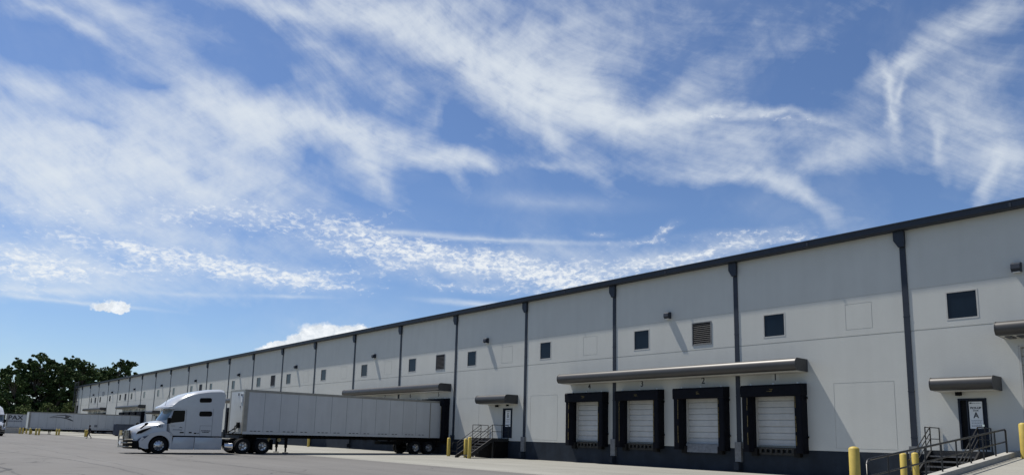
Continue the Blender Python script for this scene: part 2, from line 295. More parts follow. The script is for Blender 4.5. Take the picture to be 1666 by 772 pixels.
# ---------------------------------------------------------------- ground
def ground_mat(name, c0, c1, scale, kind):
    mt = bpy.data.materials.new(name); mt.use_nodes = True; nt = mt.node_tree; p = nt.nodes['Principled BSDF']; N = nt.nodes.new; L = nt.links.new
    p.inputs['Roughness'].default_value = .85; p.inputs['Specular IOR Level'].default_value = .3
    tc = N('ShaderNodeTexCoord'); P = tc.outputs['Object']
    def nz(sc, det, rg, mp=None, dist=0):
        v = P
        if mp:
            q = N('ShaderNodeMapping'); q.inputs['Scale'].default_value = mp[0]; q.inputs['Rotation'].default_value = (0, 0, R(mp[1])); L(P, q.inputs[0]); v = q.outputs[0]
        n = N('ShaderNodeTexNoise'); n.inputs['Scale'].default_value = sc; n.inputs['Detail'].default_value = det; n.inputs['Roughness'].default_value = rg; n.inputs['Distortion'].default_value = dist
        L(v, n.inputs['Vector']); return n.outputs['Fac']
    def M(op, a, b=0., clamp=False):
        n = N('ShaderNodeMath'); n.operation = op; n.use_clamp = clamp
        for i, v in enumerate((a, b)):
            if isinstance(v, (int, float)): n.inputs[i].default_value = v
            else: L(v, n.inputs[i])
        return n.outputs[0]
    big = nz(.09, 6, .6); fine = nz(9, 6, .7); st = nz(.5, 5, .6, ((.06, 1, 1), 8)); grit = nz(55, 3, .6)
    f = M('ADD', M('ADD', M('MULTIPLY', big, .38), M('MULTIPLY', fine, .2)), M('ADD', M('MULTIPLY', st, .32), M('MULTIPLY', grit, .16)))
    mr = N('ShaderNodeMapRange'); mr.inputs[1].default_value = .38; mr.inputs[2].default_value = .68; L(f, mr.inputs[0])
    mx = N('ShaderNodeMix'); mx.data_type = 'RGBA'; L(mr.outputs[0], mx.inputs[0]); mx.inputs[6].default_value = (*c0, 1); mx.inputs[7].default_value = (*c1, 1)
    res = mx.outputs[2]
    sx = N('ShaderNodeSeparateXYZ'); L(P, sx.inputs[0])
    def darken(res, fac, colr):
        m2 = N('ShaderNodeMix'); m2.data_type = 'RGBA'; L(fac, m2.inputs[0]); L(res, m2.inputs[6]); m2.inputs[7].default_value = (*colr, 1); return m2.outputs[2]
    if kind == 'asphalt':
        # sealed cracks and old tyre marks
        vz = N('ShaderNodeTexVoronoi'); vz.feature = 'DISTANCE_TO_EDGE'; vz.inputs['Scale'].default_value = .075
        wv = N('ShaderNodeVectorMath'); wv.operation = 'ADD'; nn = N('ShaderNodeTexNoise'); nn.inputs['Scale'].default_value = .35; nn.inputs['Detail'].default_value = 5
        L(P, nn.inputs['Vector']); sc2 = N('ShaderNodeVectorMath'); sc2.operation = 'SCALE'; sc2.inputs['Scale'].default_value = 3.; L(nn.outputs['Color'], sc2.inputs[0])
        L(P, wv.inputs[0]); L(sc2.outputs[0], wv.inputs[1]); L(wv.outputs[0], vz.inputs['Vector'])
        cr = M('LESS_THAN', vz.outputs['Distance'], .0025)
        res = darken(res, M('MULTIPLY', cr, .6), (.03, .03, .032))
        # paving lane joints running with the building
        wy = M('ADD', sx.outputs[1], M('MULTIPLY', nz(.25, 3, .5), .5))
        j = M('LESS_THAN', M('ABSOLUTE', M('SUBTRACT', M('MODULO', M('ADD', wy, 100.), 4.4), 2.2)), .05)
        res = darken(res, M('MULTIPLY', j, .4), (.04, .04, .042))
        oil = M('MULTIPLY', M('SUBTRACT', nz(.42, 6, .65), .60), 7., True); res = darken(res, M('MULTIPLY', oil, .4), (.045, .044, .042))
        pal = M('MULTIPLY', M('SUBTRACT', nz(.16, 5, .6, ((.5, 1.4, 1), 3)), .54), 6., True); res = darken(res, M('MULTIPLY', pal, .35), (.19, .187, .18))
        tm = nz(.8, 4, .6, ((.035, 1, 1), -28)); tm2 = M('MULTIPLY', M('SUBTRACT', tm, .6), 3., True); res = darken(res, M('MULTIPLY', tm2, .5), (.05, .05, .052))
    else:
        j1 = M('LESS_THAN', M('ABSOLUTE', M('SUBTRACT', M('MODULO', M('ADD', sx.outputs[0], 600.), 4.5), 2.25)), .018)
        j2 = M('LESS_THAN', M('ABSOLUTE', M('SUBTRACT', M('MODULO', M('ADD', sx.outputs[1], 100.), 4.6), 2.3)), .018)
        res = darken(res, M('MULTIPLY', M('MAXIMUM', j1, j2), .75), (.08, .08, .075))
        oil = M('MULTIPLY', M('SUBTRACT', nz(.55, 5, .6), .56), 4., True); res = darken(res, M('MULTIPLY', oil, .35), (.12, .115, .1))
        tm = nz(.9, 4, .6, ((1, .05, 1), 6)); tm2 = M('MULTIPLY', M('SUBTRACT', tm, .58), 4., True); res = darken(res, M('MULTIPLY', tm2, .28), (.1, .1, .095))
    L(res, p.inputs['Base Color'])
    b = N('ShaderNodeBump'); b.inputs['Strength'].default_value = .35; b.inputs['Distance'].default_value = .01; L(grit, b.inputs['Height']); L(b.outputs[0], p.inputs['Normal'])
    return mt
ASPH = ground_mat('weathered_asphalt', (.110, .106, .100), (.166, .160, .150), 1, 'asphalt')
APRON = ground_mat('apron_concrete', (.20, .196, .172), (.325, .317, .28), 1, 'concrete')
GRASS = mat('grass_ground', (.07, .09, .035), .9, var=.35, scale=.4)
def sheet(name, x0, x1, y0, y1, z, m_, kind='structure'):
    o = MB().add([(x0, y0, z), (x1, y0, z), (x1, y1, z), (x0, y1, z)], [(0, 1, 2, 3)]).build(name, m_, fixn=False); tag(o, kind=kind); return o
sheet('ground', -1800, 1500, -1500, 1800, -.03, GRASS)
sheet('asphalt_yard', -226, 60, -60, 35.15, 0., ASPH)
sheet('concrete_apron', -224, -8.86, 21.5, 35.14, .004, APRON)
# the drive-in ramp that climbs to the overhead door, with its kerb
RX0, RX1, RY0, RZ1 = -8.5, 1.0, 19.6, 1.36
CRACKS = [([(-90, 3.2), (-54.1, 4.9), (-45.8, 5.8), (-40.3, 6.5), (-32.7, 6.8), (-27.4, 6.7), (-15, 7.2)], .035), ([(-110, 7.0), (-77.1, 8.2), (-64, 9.4), (-53.8, 10.4), (-44.7, 11.1), (-37.5, 11.6), (-29.5, 11.9), (-18, 12.5)], .03), ([(-100, 12.2), (-80, 13.0), (-63.7, 13.6), (-56, 13.9)], .03), ([(-34.5, 3.0), (-32.9, 3.12), (-32, 3.3), (-31.4, 3.1), (-29.8, 2.7)], .08)]
CRACK = mat('crack_sealant', (.028, .028, .029), .7, var=.3, scale=3)
for pts, wd in CRACKS:
    rnd = random.Random(len(pts)); P_ = []
    for (a, b) in zip(pts[:-1], pts[1:]):
        for k in range(14):
            t = k / 14; P_.append((a[0] + (b[0] - a[0]) * t + rnd.uniform(-.05, .05), a[1] + (b[1] - a[1]) * t + rnd.uniform(-.05, .05)))
    P_.append(pts[-1]); mb = MB(); vs = []
    for i, p in enumerate(P_):
        q = P_[min(i + 1, len(P_) - 1)]; o_ = P_[max(i - 1, 0)]; dx, dy = q[0] - o_[0], q[1] - o_[1]; L_ = math.hypot(dx, dy) or 1; w_ = wd * rnd.uniform(.5, 1.2)
        vs += [(p[0] - dy / L_ * w_, p[1] + dx / L_ * w_, .004), (p[0] + dy / L_ * w_, p[1] - dx / L_ * w_, .004)]
    mb.add(vs, [(2 * i, 2 * i + 1, 2 * i + 3, 2 * i + 2) for i in range(len(P_) - 1)]); o_ = mb.build('asphalt_crack', CRACK, fixn=False); tag(o_, kind='structure')
rm = MB().prism([(RY0, -.02), (D - .01, -.02), (D - .01, RZ1), (RY0, .012)], 'x', RX0, RX1).build('ramp', APRON); tag(rm, kind='structure')
def rz(y): return .012 + (y - RY0) / (D - RY0) * (RZ1 - .012)
kb = MB().prism([(RY0, -.02), (D - .012, -.02), (D - .012, RZ1 + .19), (RY0, .20)], 'x', RX0 - .34, RX0 - .002).build('ramp_kerb', CONC, bevel=.015); tag(kb, kind='structure')

# ---------------------------------------------------------------- warehouse
wh = empty('warehouse', (-100, D, 0), label='very long white tilt-up warehouse with slate base band and dock doors', cat='warehouse')
WO = Vector((-100, D, 0))
def wpart(mb, name, m_, parent=None, **k):
    # geometry given in world coordinates, object origin kept at the warehouse's empty
    mb.v = [tuple(Vector(p) - WO) for p in mb.v]
    return mb.build(name, m_, parent or wh, **k)
PIPES = [-12.52, -21.44, -30.48, -39.25, -48.16, -57.04, -66.06, -75.34, -84.52, -94.13, -103.37, -113.07, -122.46, -132.63, -142.31, -152.1, -162.14, -172.07, -181.85, -192.08, -202.19, -212.61]
EDGES = [-3.6] + PIPES + [-220.8]
WZ0, WZ1, EAVE0, EAVE1 = 1.29, 11.86, 11.73, 12.07
WINS = [(-10.23, 1.24), (-19.18, 1.24), (-28.23, 1.24), (-37.12, 1.17), (-45.96, 1.2), (-54.95, 1.26), (-63.9, 1.25), (-73.08, 1.25), (-82.5, 1.3), (-92.0, 1.35), (-101.37, 1.2), (-110.95, 1.15), (-120.5, 1.2), (-130.3, 1.25), (-139.95, 1.3), (-149.7, 1.3), (-159.7, 1.3), (-169.65, 1.35), (-179.5, 1.4), (-189.7, 1.4), (-199.9, 1.4)]
LOUVS = [-23.75, -50.45, -87.25, -115.8, -164.9, -195.0]
LIGHTS = [-8.06, -26.08, -43.92, -61.82, -80.3, -99.14, -118.2, -137.65, -157.25, -177.19, -197.24]
CAN_LONG = [(-34.5, -17.43), (-65.8, -48.74), (-101.6, -84.4), (-166.5, -147.9), (-202.0, -182.2)]
CAN_SMALL = [(-11.3, -8.99, 4.04, 4.60), (-43.6, -40.08, 4.07, 4.72), (-142.0, -137.6, 4.1, 4.7), (-76.9, -73.5, 4.07, 4.7)]
SHELT = []      # (centre x, number)
num = 1
for gi, (a, b) in enumerate(CAN_LONG):
    for k in range(4):
        SHELT.append((b - 1.77 - k * 4.5 * (b - a) / 17.07, num)); num += 1
DOORS = [(-10.64, -9.59, 3.72, 1.55, 'A'), (-41.73, -40.68, 3.73, 1.5, 'B'), (-75.0, -73.95, 3.73, 1.5, ''), (-140.0, -138.9, 3.73, 1.5, '')]
holes = []      # (x0, x1, z0, z1, depth)
for c, w in WINS: holes.append((c - w / 2, c + w / 2, 7.27, 8.53, .10))
for c in LOUVS: holes.append((c - .67, c + .67, 7.21, 8.57, .10))
for a, b, zt, zb, _ in DOORS: holes.append((a, b, max(zb, WZ0 + .01), zt, .14))
for c, n_ in SHELT: holes.append((c - 1.2, c + 1.2, 1.33, 4.22, .30))
holes.append((-8.28, -4.3, WZ0 + .005, 5.9, .22))
def outline(x0, x1, z0, z1, w=.028):
    for h in ((x0, x1, z0, z0 + w), (x0, x1, z1 - w, z1), (x0, x0 + w, z0 + w, z1 - w), (x1 - w, x1, z0 + w, z1 - w)): holes.append((*h, .012))
for i in range(1, len(EDGES) - 1):
    xr = EDGES[i]; nx = EDGES[i + 1]; m_ = [l for l in LOUVS if nx < l < xr]
    if not m_ and xr > -120 : outline(xr - 2.84, xr - 1.55, 7.24, 8.54)
for a, b in ((-16.11, -13.24), (-38.63, -35.77), (-47.52, -44.77), (-70.5, -67.4)): outline(a, b, 1.42, 4.64)
hj = [(6.90, 6.945, .03), (8.86, 8.89, .012)]
def wall_with_holes():
    mb = MB(); ids = {}
    def vid(x, y, z):
        k = (round(x, 4), round(y, 4), round(z, 4))
        if k not in ids: ids[k] = len(mb.v); mb.v.append(k)
        return ids[k]
    x_lo, x_hi = EDGES[-1], EDGES[0]
    allh = list(holes)
    segs = sorted(EDGES)
    for si in range(len(segs) - 1):
        a, b = segs[si], segs[si + 1]
        hs = [h for h in allh if h[1] > a and h[0] < b] + [(a, b, z0, z1, d) for z0, z1, d in hj]
        xs = sorted({a, b} | {max(a, min(b, v)) for h in hs for v in h[:2]}); zs = sorted({WZ0, WZ1} | {max(WZ0, min(WZ1, v)) for h in hs for v in h[2:4]})
        def depth(x, z):
            dd = 0
            for h in hs:
                if h[0] < x < h[1] and h[2] < z < h[3]: dd = max(dd, h[4])
            return dd
        G = [[depth((xs[i] + xs[i + 1]) / 2, (zs[j] + zs[j + 1]) / 2) for j in range(len(zs) - 1)] for i in range(len(xs) - 1)]
        for i in range(len(xs) - 1):
            for j in range(len(zs) - 1):
                y = D + G[i][j]
                mb.f.append((vid(xs[i], y, zs[j]), vid(xs[i + 1], y, zs[j]), vid(xs[i + 1], y, zs[j + 1]), vid(xs[i], y, zs[j + 1])))
                if i + 1 < len(xs) - 1 and G[i + 1][j] != G[i][j]:
                    y2 = D + G[i + 1][j]; q = (vid(xs[i + 1], y, zs[j]), vid(xs[i + 1], y2, zs[j]), vid(xs[i + 1], y2, zs[j + 1]), vid(xs[i + 1], y, zs[j + 1]))
                    mb.f.append(q if y2 > y else q[::-1])
                if j + 1 < len(zs) - 1 and G[i][j + 1] != G[i][j]:
                    y2 = D + G[i][j + 1]; q = (vid(xs[i], y, zs[j + 1]), vid(xs[i + 1], y, zs[j + 1]), vid(xs[i + 1], y2, zs[j + 1]), vid(xs[i], y2, zs[j + 1]))
                    mb.f.append(q if y2 > y else q[::-1])
    return mb
wpart(wall_with_holes(), 'wall', WALL, fixn=False)
sd = MB(); sd.add([(-220.8, D, -.3), (-220.8, D + 70, -.3), (-220.8, D + 70, WZ1), (-220.8, D, WZ1)], [(0, 1, 2, 3)])
sd.add([(-3.6, D, 5.9), (20, D, 5.9), (20, D, WZ1), (-3.6, D, WZ1)], [(0, 1, 2, 3)]); sd.add([(-3.6, D, 1.3), (20, D, 1.3), (20, D, 5.9), (-3.6, D, 5.9)], [(0, 1, 2, 3)])
sd.add([(20, D, -.3), (20, D + 70, -.3), (20, D + 70, WZ1), (20, D, WZ1)], [(0, 1, 2, 3)])
sd.add([(-220.8, D + 70, -.3), (20, D + 70, -.3), (20, D + 70, WZ1), (-220.8, D + 70, WZ1)], [(0, 1, 2, 3)])
wpart(sd, 'end_wall', WALL, fixn=False)
wpart(MB().add([(-220.8, D, -.4), (20, D, -.4), (20, D, WZ0), (-220.8, D, WZ0)], [(0, 1, 2, 3)]), 'base_band', BAND, fixn=False)
rf = MB(); rf.box(-221.1, 20.3, D + .35, D + 70.3, WZ1 - .05, WZ1 + .1)
wpart(rf, 'roof', ROOFM)
gt = MB(); gt.prism([(D - .001, EAVE0 + .02), (D - .40, EAVE0), (D - .46, EAVE0 + .05), (D - .47, EAVE1 - .06), (D - .50, EAVE1 - .05), (D - .50, EAVE1), (D + .4, EAVE1), (D + .4, WZ1 + .11), (D - .001, WZ1 + .05)], 'x', -221.15, 20.3)
g_o = wpart(gt, 'gutter', TRIM)
for x in [e + 4.5 for e in PIPES[:9]]: wpart(MB().box(x - .04, x + .04, D - .49, D - .455, EAVE0 + .05, EAVE1 - .07), 'gutter_joint', TRIM, g_o)

# windows
def window(c, w):
    z0, z1 = 7.27, 8.53; f = .045; mb = MB(); x0, x1 = c - w / 2, c + w / 2
    for b in ((x0 - .02, x0 + f, z0 - .02, z1 + .02), (x1 - f, x1 + .02, z0 - .02, z1 + .02), (x0 + f, x1 - f, z0 - .02, z0 + f), (x0 + f, x1 - f, z1 - f, z1 + .02)):
        mb.box(b[0], b[1], D - .01, D + .06, b[2], b[3])
    fo = wpart(mb, 'window', FRAME)
    wpart(MB().box(x0 + f, x1 - f, D + .035, D + .05, z0 + f, z1 - f), 'pane', GLASS, fo)
for c, w in WINS: window(c, w)
for c in LOUVS:
    mb = MB(); x0, x1, z0, z1 = c - .67, c + .67, 7.21, 8.57; f = .06
    for b in ((x0, x0 + f, z0, z1), (x1 - f, x1, z0, z1), (x0 + f, x1 - f, z0, z0 + f), (x0 + f, x1 - f, z1 - f, z1)): mb.box(b[0], b[1], D - .03, D + .05, b[2], b[3])
    fo = wpart(mb, 'louvre_vent', STEEL)
    mb = MB(); n = 11
    for k in range(n):
        z = z0 + f + (z1 - z0 - 2 * f) * k / n; h = (z1 - z0 - 2 * f) / n
        mb.prism([(D + .05, z + h * .75), (D - .02, z + .01), (D - .015, z + .028), (D + .055, z + h * .75 + .02)], 'x', x0 + f, x1 - f)
    wpart(mb, 'louvre_blades', LOUV, fo)
    wpart(MB().box(x0 + f, x1 - f, D + .07, D + .09, z0 + f, z1 - f), 'vent_opening', VOID, fo)
# wall lamps
for c in LIGHTS:
    mb = MB(); mb.prism([(D - .002, 9.02), (D - .24, 9.0), (D - .36, 9.12), (D - .34, 9.32), (D - .22, 9.40), (D - .002, 9.42)], 'x', c - .17, c + .17)
    lo = wpart(mb, 'wall_lamp', TRIM, bevel=.012)
    wpart(MB().box(c - .13, c + .13, D - .26, D - .05, 8.985, 9.0), 'lamp_lens', SIGN, lo)
# downspouts
for i, x in enumerate(PIPES):
    mb = MB(); w = .13
    zb = 1.2
    mb.box(x - w, x + w, D - .045, D - .004, zb, 10.95)
    mb.prism([(x - w, 10.95), (x + w, 10.95), (x + w + .02, 11.2), (x + w + .02, EAVE0 - .002), (x - w - .2, EAVE0 - .002), (x - w - .2, 11.3)], 'y', D - .2, D - .012)
    for z in (7.6, 4.1, 2.0): mb.box(x - w - .012, x + w + .012, D - .052, D - .003, z, z + .04)
    po = wpart(mb, 'downspout', TRIM)
    gb = MB().box(x - .19, x + .19, D - .19, D - .005, .55, 1.62)
    for zz in (.65, .9, 1.25, 1.5):
        for xx in (-.15, .15): gb.box(x + xx - .02, x + xx + .02, D - .20, D - .19, zz, zz + .04)
    wpart(gb, 'pipe_guard', STEEL if i < 4 else BAND, po)
    wpart(MB().box(x - .14, x + .14, D - .4, D - .01, .12, .5), 'drain_shoe', BAND, po)

# canopies
def canopy(a, b, z0, z1, yf=1.34):
    r = (z1 - z0) / 2; zc = (z0 + z1) / 2; n = 10
    prof = [(D, z1)]; 
    for k in range(n + 1):
        t = math.pi / 2 - math.pi * k / n * .86
        prof.append((D - (yf - r * .9) - r * .9 * math.cos(t) , zc + r * math.sin(t)))
    prof.append((D - (yf - r * .9) + .1, z0)); prof.append((D, z0))
    o = wpart(MB().prism(prof, 'x', a, b), 'canopy', CANM, smooth=True)
    for x0, x1 in ((a - .03, a - .001), (b + .001, b + .03)):
        ends = MB().prism([(D - .001, z1 + .012)] + [(p[0] - .012, p[1] + (.012 if p[1] > zc else -.012)) for p in prof[1:-2]] + [(D - .001, z0 - .012)], 'x', x0, x1)
        wpart(ends, 'end_cap', TRIMG, o)
    wpart(MB().box(a + .05, b - .05, D - yf + .35, D - .01, z0 - .02, z0 - .002), 'soffit', SOFF, o)
    return o
TRIMG = mat('canopy_end_metal', (.05, .05, .052), .5, metal=.3)
for a, b in CAN_LONG: canopy(a, b, 5.29, 5.92)
for a, b, z0, z1 in CAN_SMALL: canopy(a, b, z0, z1)
cn = canopy(-8.72, -2.9, 6.24, 6.82, 1.3)
mb = MB()
for k in range(14): mb.box(-8.5 + k * .41, -8.25 + k * .41, D - .9, D - .2, 6.17, 6.21)
wpart(mb, 'soffit_slat', TRIMG, cn)

# dock doors with their foam seals
def sectional(x0, x1, z0, z1, y, n, name='dock_door', parent=None):
    mb = MB(); h = (z1 - z0) / n
    for k in range(n):
        za, zb = z0 + k * h + .016, z0 + (k + 1) * h - .016
        mb.prism([(y, za), (y - .022, za + .02), (y - .022, zb - .02), (y, zb), (y + .03, zb), (y + .03, za)], 'x', x0, x1)
        for q in (.5,): mb.box(x0, x1, y - .03, y - .021, za + (zb - za) * q - .008, za + (zb - za) * q + .008)
    mb.box(x0, x1, y + .031, y + .05, z0, z1)
    return wpart(mb, name, DOORW, parent)
for si, (c, nn) in enumerate(SHELT):
    so = wpart(MB().box(c - 1.215, c - 1.17, D - .02, D + .2, 1.33, 4.2).box(c + 1.17, c + 1.215, D - .02, D + .2, 1.33, 4.2), 'door_frame', FRAME)
    near = c > -60
    p = .62; w = 1.69
    # side pads, tapered like stuffed cushions
    for s in (-1, 1):
        sa = MB().prism([(c + s * w, D - .002), (c + s * w, D - p + .05), (c + s * (w - .06), D - p), (c + s * (w - .38), D - p), (c + s * (w - .5), D - p * .55), (c + s * (w - .5), D - .002)], 'z', 1.12, 4.12)
        wpart(sa, 'side_pad', PAD, so, bevel=.02 if near else 0)
    hd = MB().prism([(D - .002, 4.70), (D - p + .02, 4.66), (D - p - .05, 4.58), (D - p - .03, 4.06), (D - p + .06, 4.02), (D - .002, 4.10)], 'x', c - w - .03, c + w + .03)
    wpart(hd, 'head_pad', PAD, so, bevel=.02 if near else 0)
    if near:
        rnd = random.Random(si); ys = MB()
        for s in (-1, 1):
            z = 1.5
            while z < 4.0:
                h = rnd.uniform(.12, .4); xx = c + s * (w - .33) + rnd.uniform(-.012, .012)
                if rnd.random() < .85: ys.box(xx - .02, xx + .022, D - p - .012, D - p - .001, z, min(z + h, 4.0))
                z += h + rnd.uniform(.01, .05)
        wpart(ys, 'guide_strip', YEL, so)
        for dx in (-1.3, 0, 1.35): wpart(MB().box(c + dx - .04, c + dx + .04, D - .3, D - .22, 4.69, 4.76), 'head_bracket', SIGN, so)
        for z in (1.9, 3.9): wpart(MB().box(c + w + .005, c + w + .07, D - .16, D - .05, z, z + .1), 'side_hook', BLK, so)
        lg = MB()
        for k in range(9):
            lg.box(c - .2 + rnd.uniform(0, .3), c - .1 + rnd.uniform(.05, .28), D - p - .054, D - p - .046, 4.28 + k * .017, 4.285 + k * .017 + rnd.uniform(.004, .02))
        wpart(lg, 'maker_patch', YEL, so)
    # dock leveller lip, bumpers
    for s in (-1, 1): wpart(MB().box(c + s * 1.2 - .16, c + s * 1.2 + .16, D - .3, D - .003, .92, 1.34), 'dock_bumper', RUBB, so, bevel=.02 if near else 0)
    if nn % 4 == 2:
        wpart(MB().prism([(D - .10, 1.46), (D - .16, 1.46), (D - .24, .98), (D - .18, .98)], 'x', c - 1.13, c + 1.13), 'leveller_lip', STEEL, so)
        wpart(MB().box(c - 1.14, c + 1.14, D - .14, D + .2, 1.44, 1.48), 'leveller_deck', STEEL, so)
    else:
        lv = MB().box(c - 1.1, c + 1.1, D - .16, D + .2, 1.30, 1.40).box(c - 1.0, c + 1.0, D - .12, D - .004, 1.0, 1.12)
        for k in range(7): lv.box(c - .95 + k * .3, c - .83 + k * .3, D - .2, D - .1, 1.08 + .05 * (k % 2), 1.28)
        wpart(lv, 'leveller_deck', STEELD, so) if 'STEELD' in globals() else None
        if 'STEELD' not in globals():
            STEELD = mat('dirty_leveller_steel', (.022, .021, .019), .6, metal=.3, var=.5, scale=7); wpart(lv, 'leveller_deck', STEELD, so)
    sectional(c - 1.17, c + 1.17, 1.45, 4.2, D + .22, 8, 'dock_door')
    if True:
        pl = wpart(MB().box(c - .2, c + .2, D - .012, D - .002, 4.89, 5.29), 'number_plate', WALLP) if 'WALLP' in globals() else None
        if pl is None:
            WALLP = mat('number_plate_paint', (.53, .54, .515), .7, var=.02); pl = wpart(MB().box(c - .2, c + .2, D - .012, D - .002, 4.89, 5.29), 'number_plate', WALLP)
        text('dock_number', str(nn), .52, INK, (c - WO.x, -.018, 5.09), FACE_CAM, pl, sx=.95, bold=.009)
sectional(-8.20, -4.35, 1.40, 5.82, D + .16, 12, 'drive_in_door')
wpart(MB().box(-8.27, -8.20, D - .02, D + .2, 1.36, 5.88).box(-4.35, -4.28, D - .02, D + .2, 1.36, 5.88).box(-8.2, -4.35, D - .02, D + .2, 5.83, 5.9), 'door_frame', FRAME)
text('house_number', '5250', 1.35, INKG, (-186.9 - WO.x, -.02, 9.15), FACE_CAM, wh, sx=1.0)

# entrance doors
DOORM = mat('dark_door_paint', (.011, .016, .027), .6, var=.2, spec=.2)
for (a, b, zt, zb, nm) in DOORS:
    fr = MB().box(a - .02, a + .06, D - .03, D + .12, zb, zt + .02).box(b - .06, b + .02, D - .03, D + .12, zb, zt + .02).box(a + .06, b - .06, D - .03, D + .12, zt - .06, zt + .02)
    do = wpart(fr, 'entrance_door', DOORM)
    if nm == 'A':
        # the leaf of door A stands ajar: its left side opens on the dark inside
        wpart(MB().box(a + .06, b - .06, D + .125, D + .135, zb, zt - .06), 'dark_doorway', VOID, do)
        lo = wpart(MB().box(a + .34, b - .06, D + .04, D + .09, zb, zt - .06), 'door_leaf', DOORM, do); ox, oy = (a + .34 + b - .06) / 2 - .03 - WO.x, .035
        wpart(MB().box(a + .30, a + .34, D + .0, D + .12, zb, zt - .06), 'leaf_edge', TRIM, do)
    else:
        lo = wpart(MB().box(a + .06, b - .06, D + .05, D + .1, zb, zt - .06), 'door_leaf', DOORM, do); ox, oy = (a + b) / 2 - WO.x, .045
    wpart(MB().box(b - .2, b - .12, D - .05 + .02, D + .05, zb + .98, zb + 1.06), 'door_handle', CHR, do)
    if nm:
        sw, sh = .34, 1.16 if nm == 'A' else 1.25; cz = zt - .12 - sh / 2
        sw = .25 if nm == 'A' else .30
        sg = MB().box(ox - sw, ox + sw, oy - .012, oy, cz - sh / 2, cz + sh / 2).build('door_sign', SIGN, do)
        y = oy - .016
        for body, dz, sz_, bold in ((('PICK-UP', .30, .13, .004), ('DOOR', .19, .08, .002), ('A', -.02, .34, .008)) if nm == 'A' else (('DOOR', .40, .08, .002), ('B', .17, .38, .003))):
            t_ = text('sign_text', body, sz_, INK, (ox, y, cz + dz), FACE_CAM, None, sx=.85, bold=bold, thick=.003); t_.parent = do
        sp_ = MB(); rnd = random.Random(5)
        rows = [.50] + [-.24, -.30, -.36, -.44, -.50] if nm == 'A' else [.52, -.12, -.28, -.52]
        for dz in rows:
            hgt = .02 if nm == 'A' else .045
            x = ox - .19
            while x < ox + .18:
                w_ = rnd.uniform(.02, .07); sp_.box(x, min(x + w_, ox + .20), y - .002, y + .003, cz + dz, cz + dz + hgt); x += w_ + .015
        sp_.build('small_print', INKG, do)
        if nm == 'A': MB().box(ox - .22, ox - .14, y - .002, y + .003, cz + .49, cz + .545).build('sign_emblem', INK, do)
    # little lamp over the door and exit gear
    lx = (a + b) / 2 - (.45 if nm == 'A' else 1.15)
    wpart(MB().box(lx - .11, lx + .11, D - .25, D - .08, 3.86, 4.02), 'door_lamp', BLK, do)
    if nm == 'B': wpart(MB().tube([(b - .45, D - .02, 3.98), (b - .45, D - .2, 3.98), (b - .45, D - .2, 3.9)], .07), 'camera_dome', BLK, do)

# far-end roof ladder and pipes
ld = empty('roof_ladder', (-217.6, D - .35, 0), label='tall black caged roof ladder at the far end of the warehouse', cat='ladder')
lm = MB()
for x in (-.45, .45): lm.tube([(x, 0, 4.6), (x, 0, 13.4)], .07, 6)
for k in range(26): lm.tube([(-.45, 0, 4.8 + k * .33), (.45, 0, 4.8 + k * .33)], .03, 5)
lm.build('ladder_rails', RAIL, ld)
cg = MB()
for k in range(5):
    z = 6.6 + k * 1.6; cg.tube([(.45 * math.cos(t) * 1.4, -.75 * math.sin(t) , z) for t in [math.pi * q / 8 for q in range(9)]], .06, 5)
for q in (2, 4, 6): t = math.pi * q / 8; cg.tube([(.63 * math.cos(t), -.75 * math.sin(t), 6.6), (.63 * math.cos(t), -.75 * math.sin(t), 13.2)], .05, 5)
cg.build('safety_cage', RAIL, ld)
mb = MB()
for z in (5., 8., 11.): mb.box(-.5, .5, .05, .33, z, z + .12)
mb.box(1.1, 1.5, .0, .33, 4.4, 7.0); mb.build('wall_bracket', RAIL, ld)

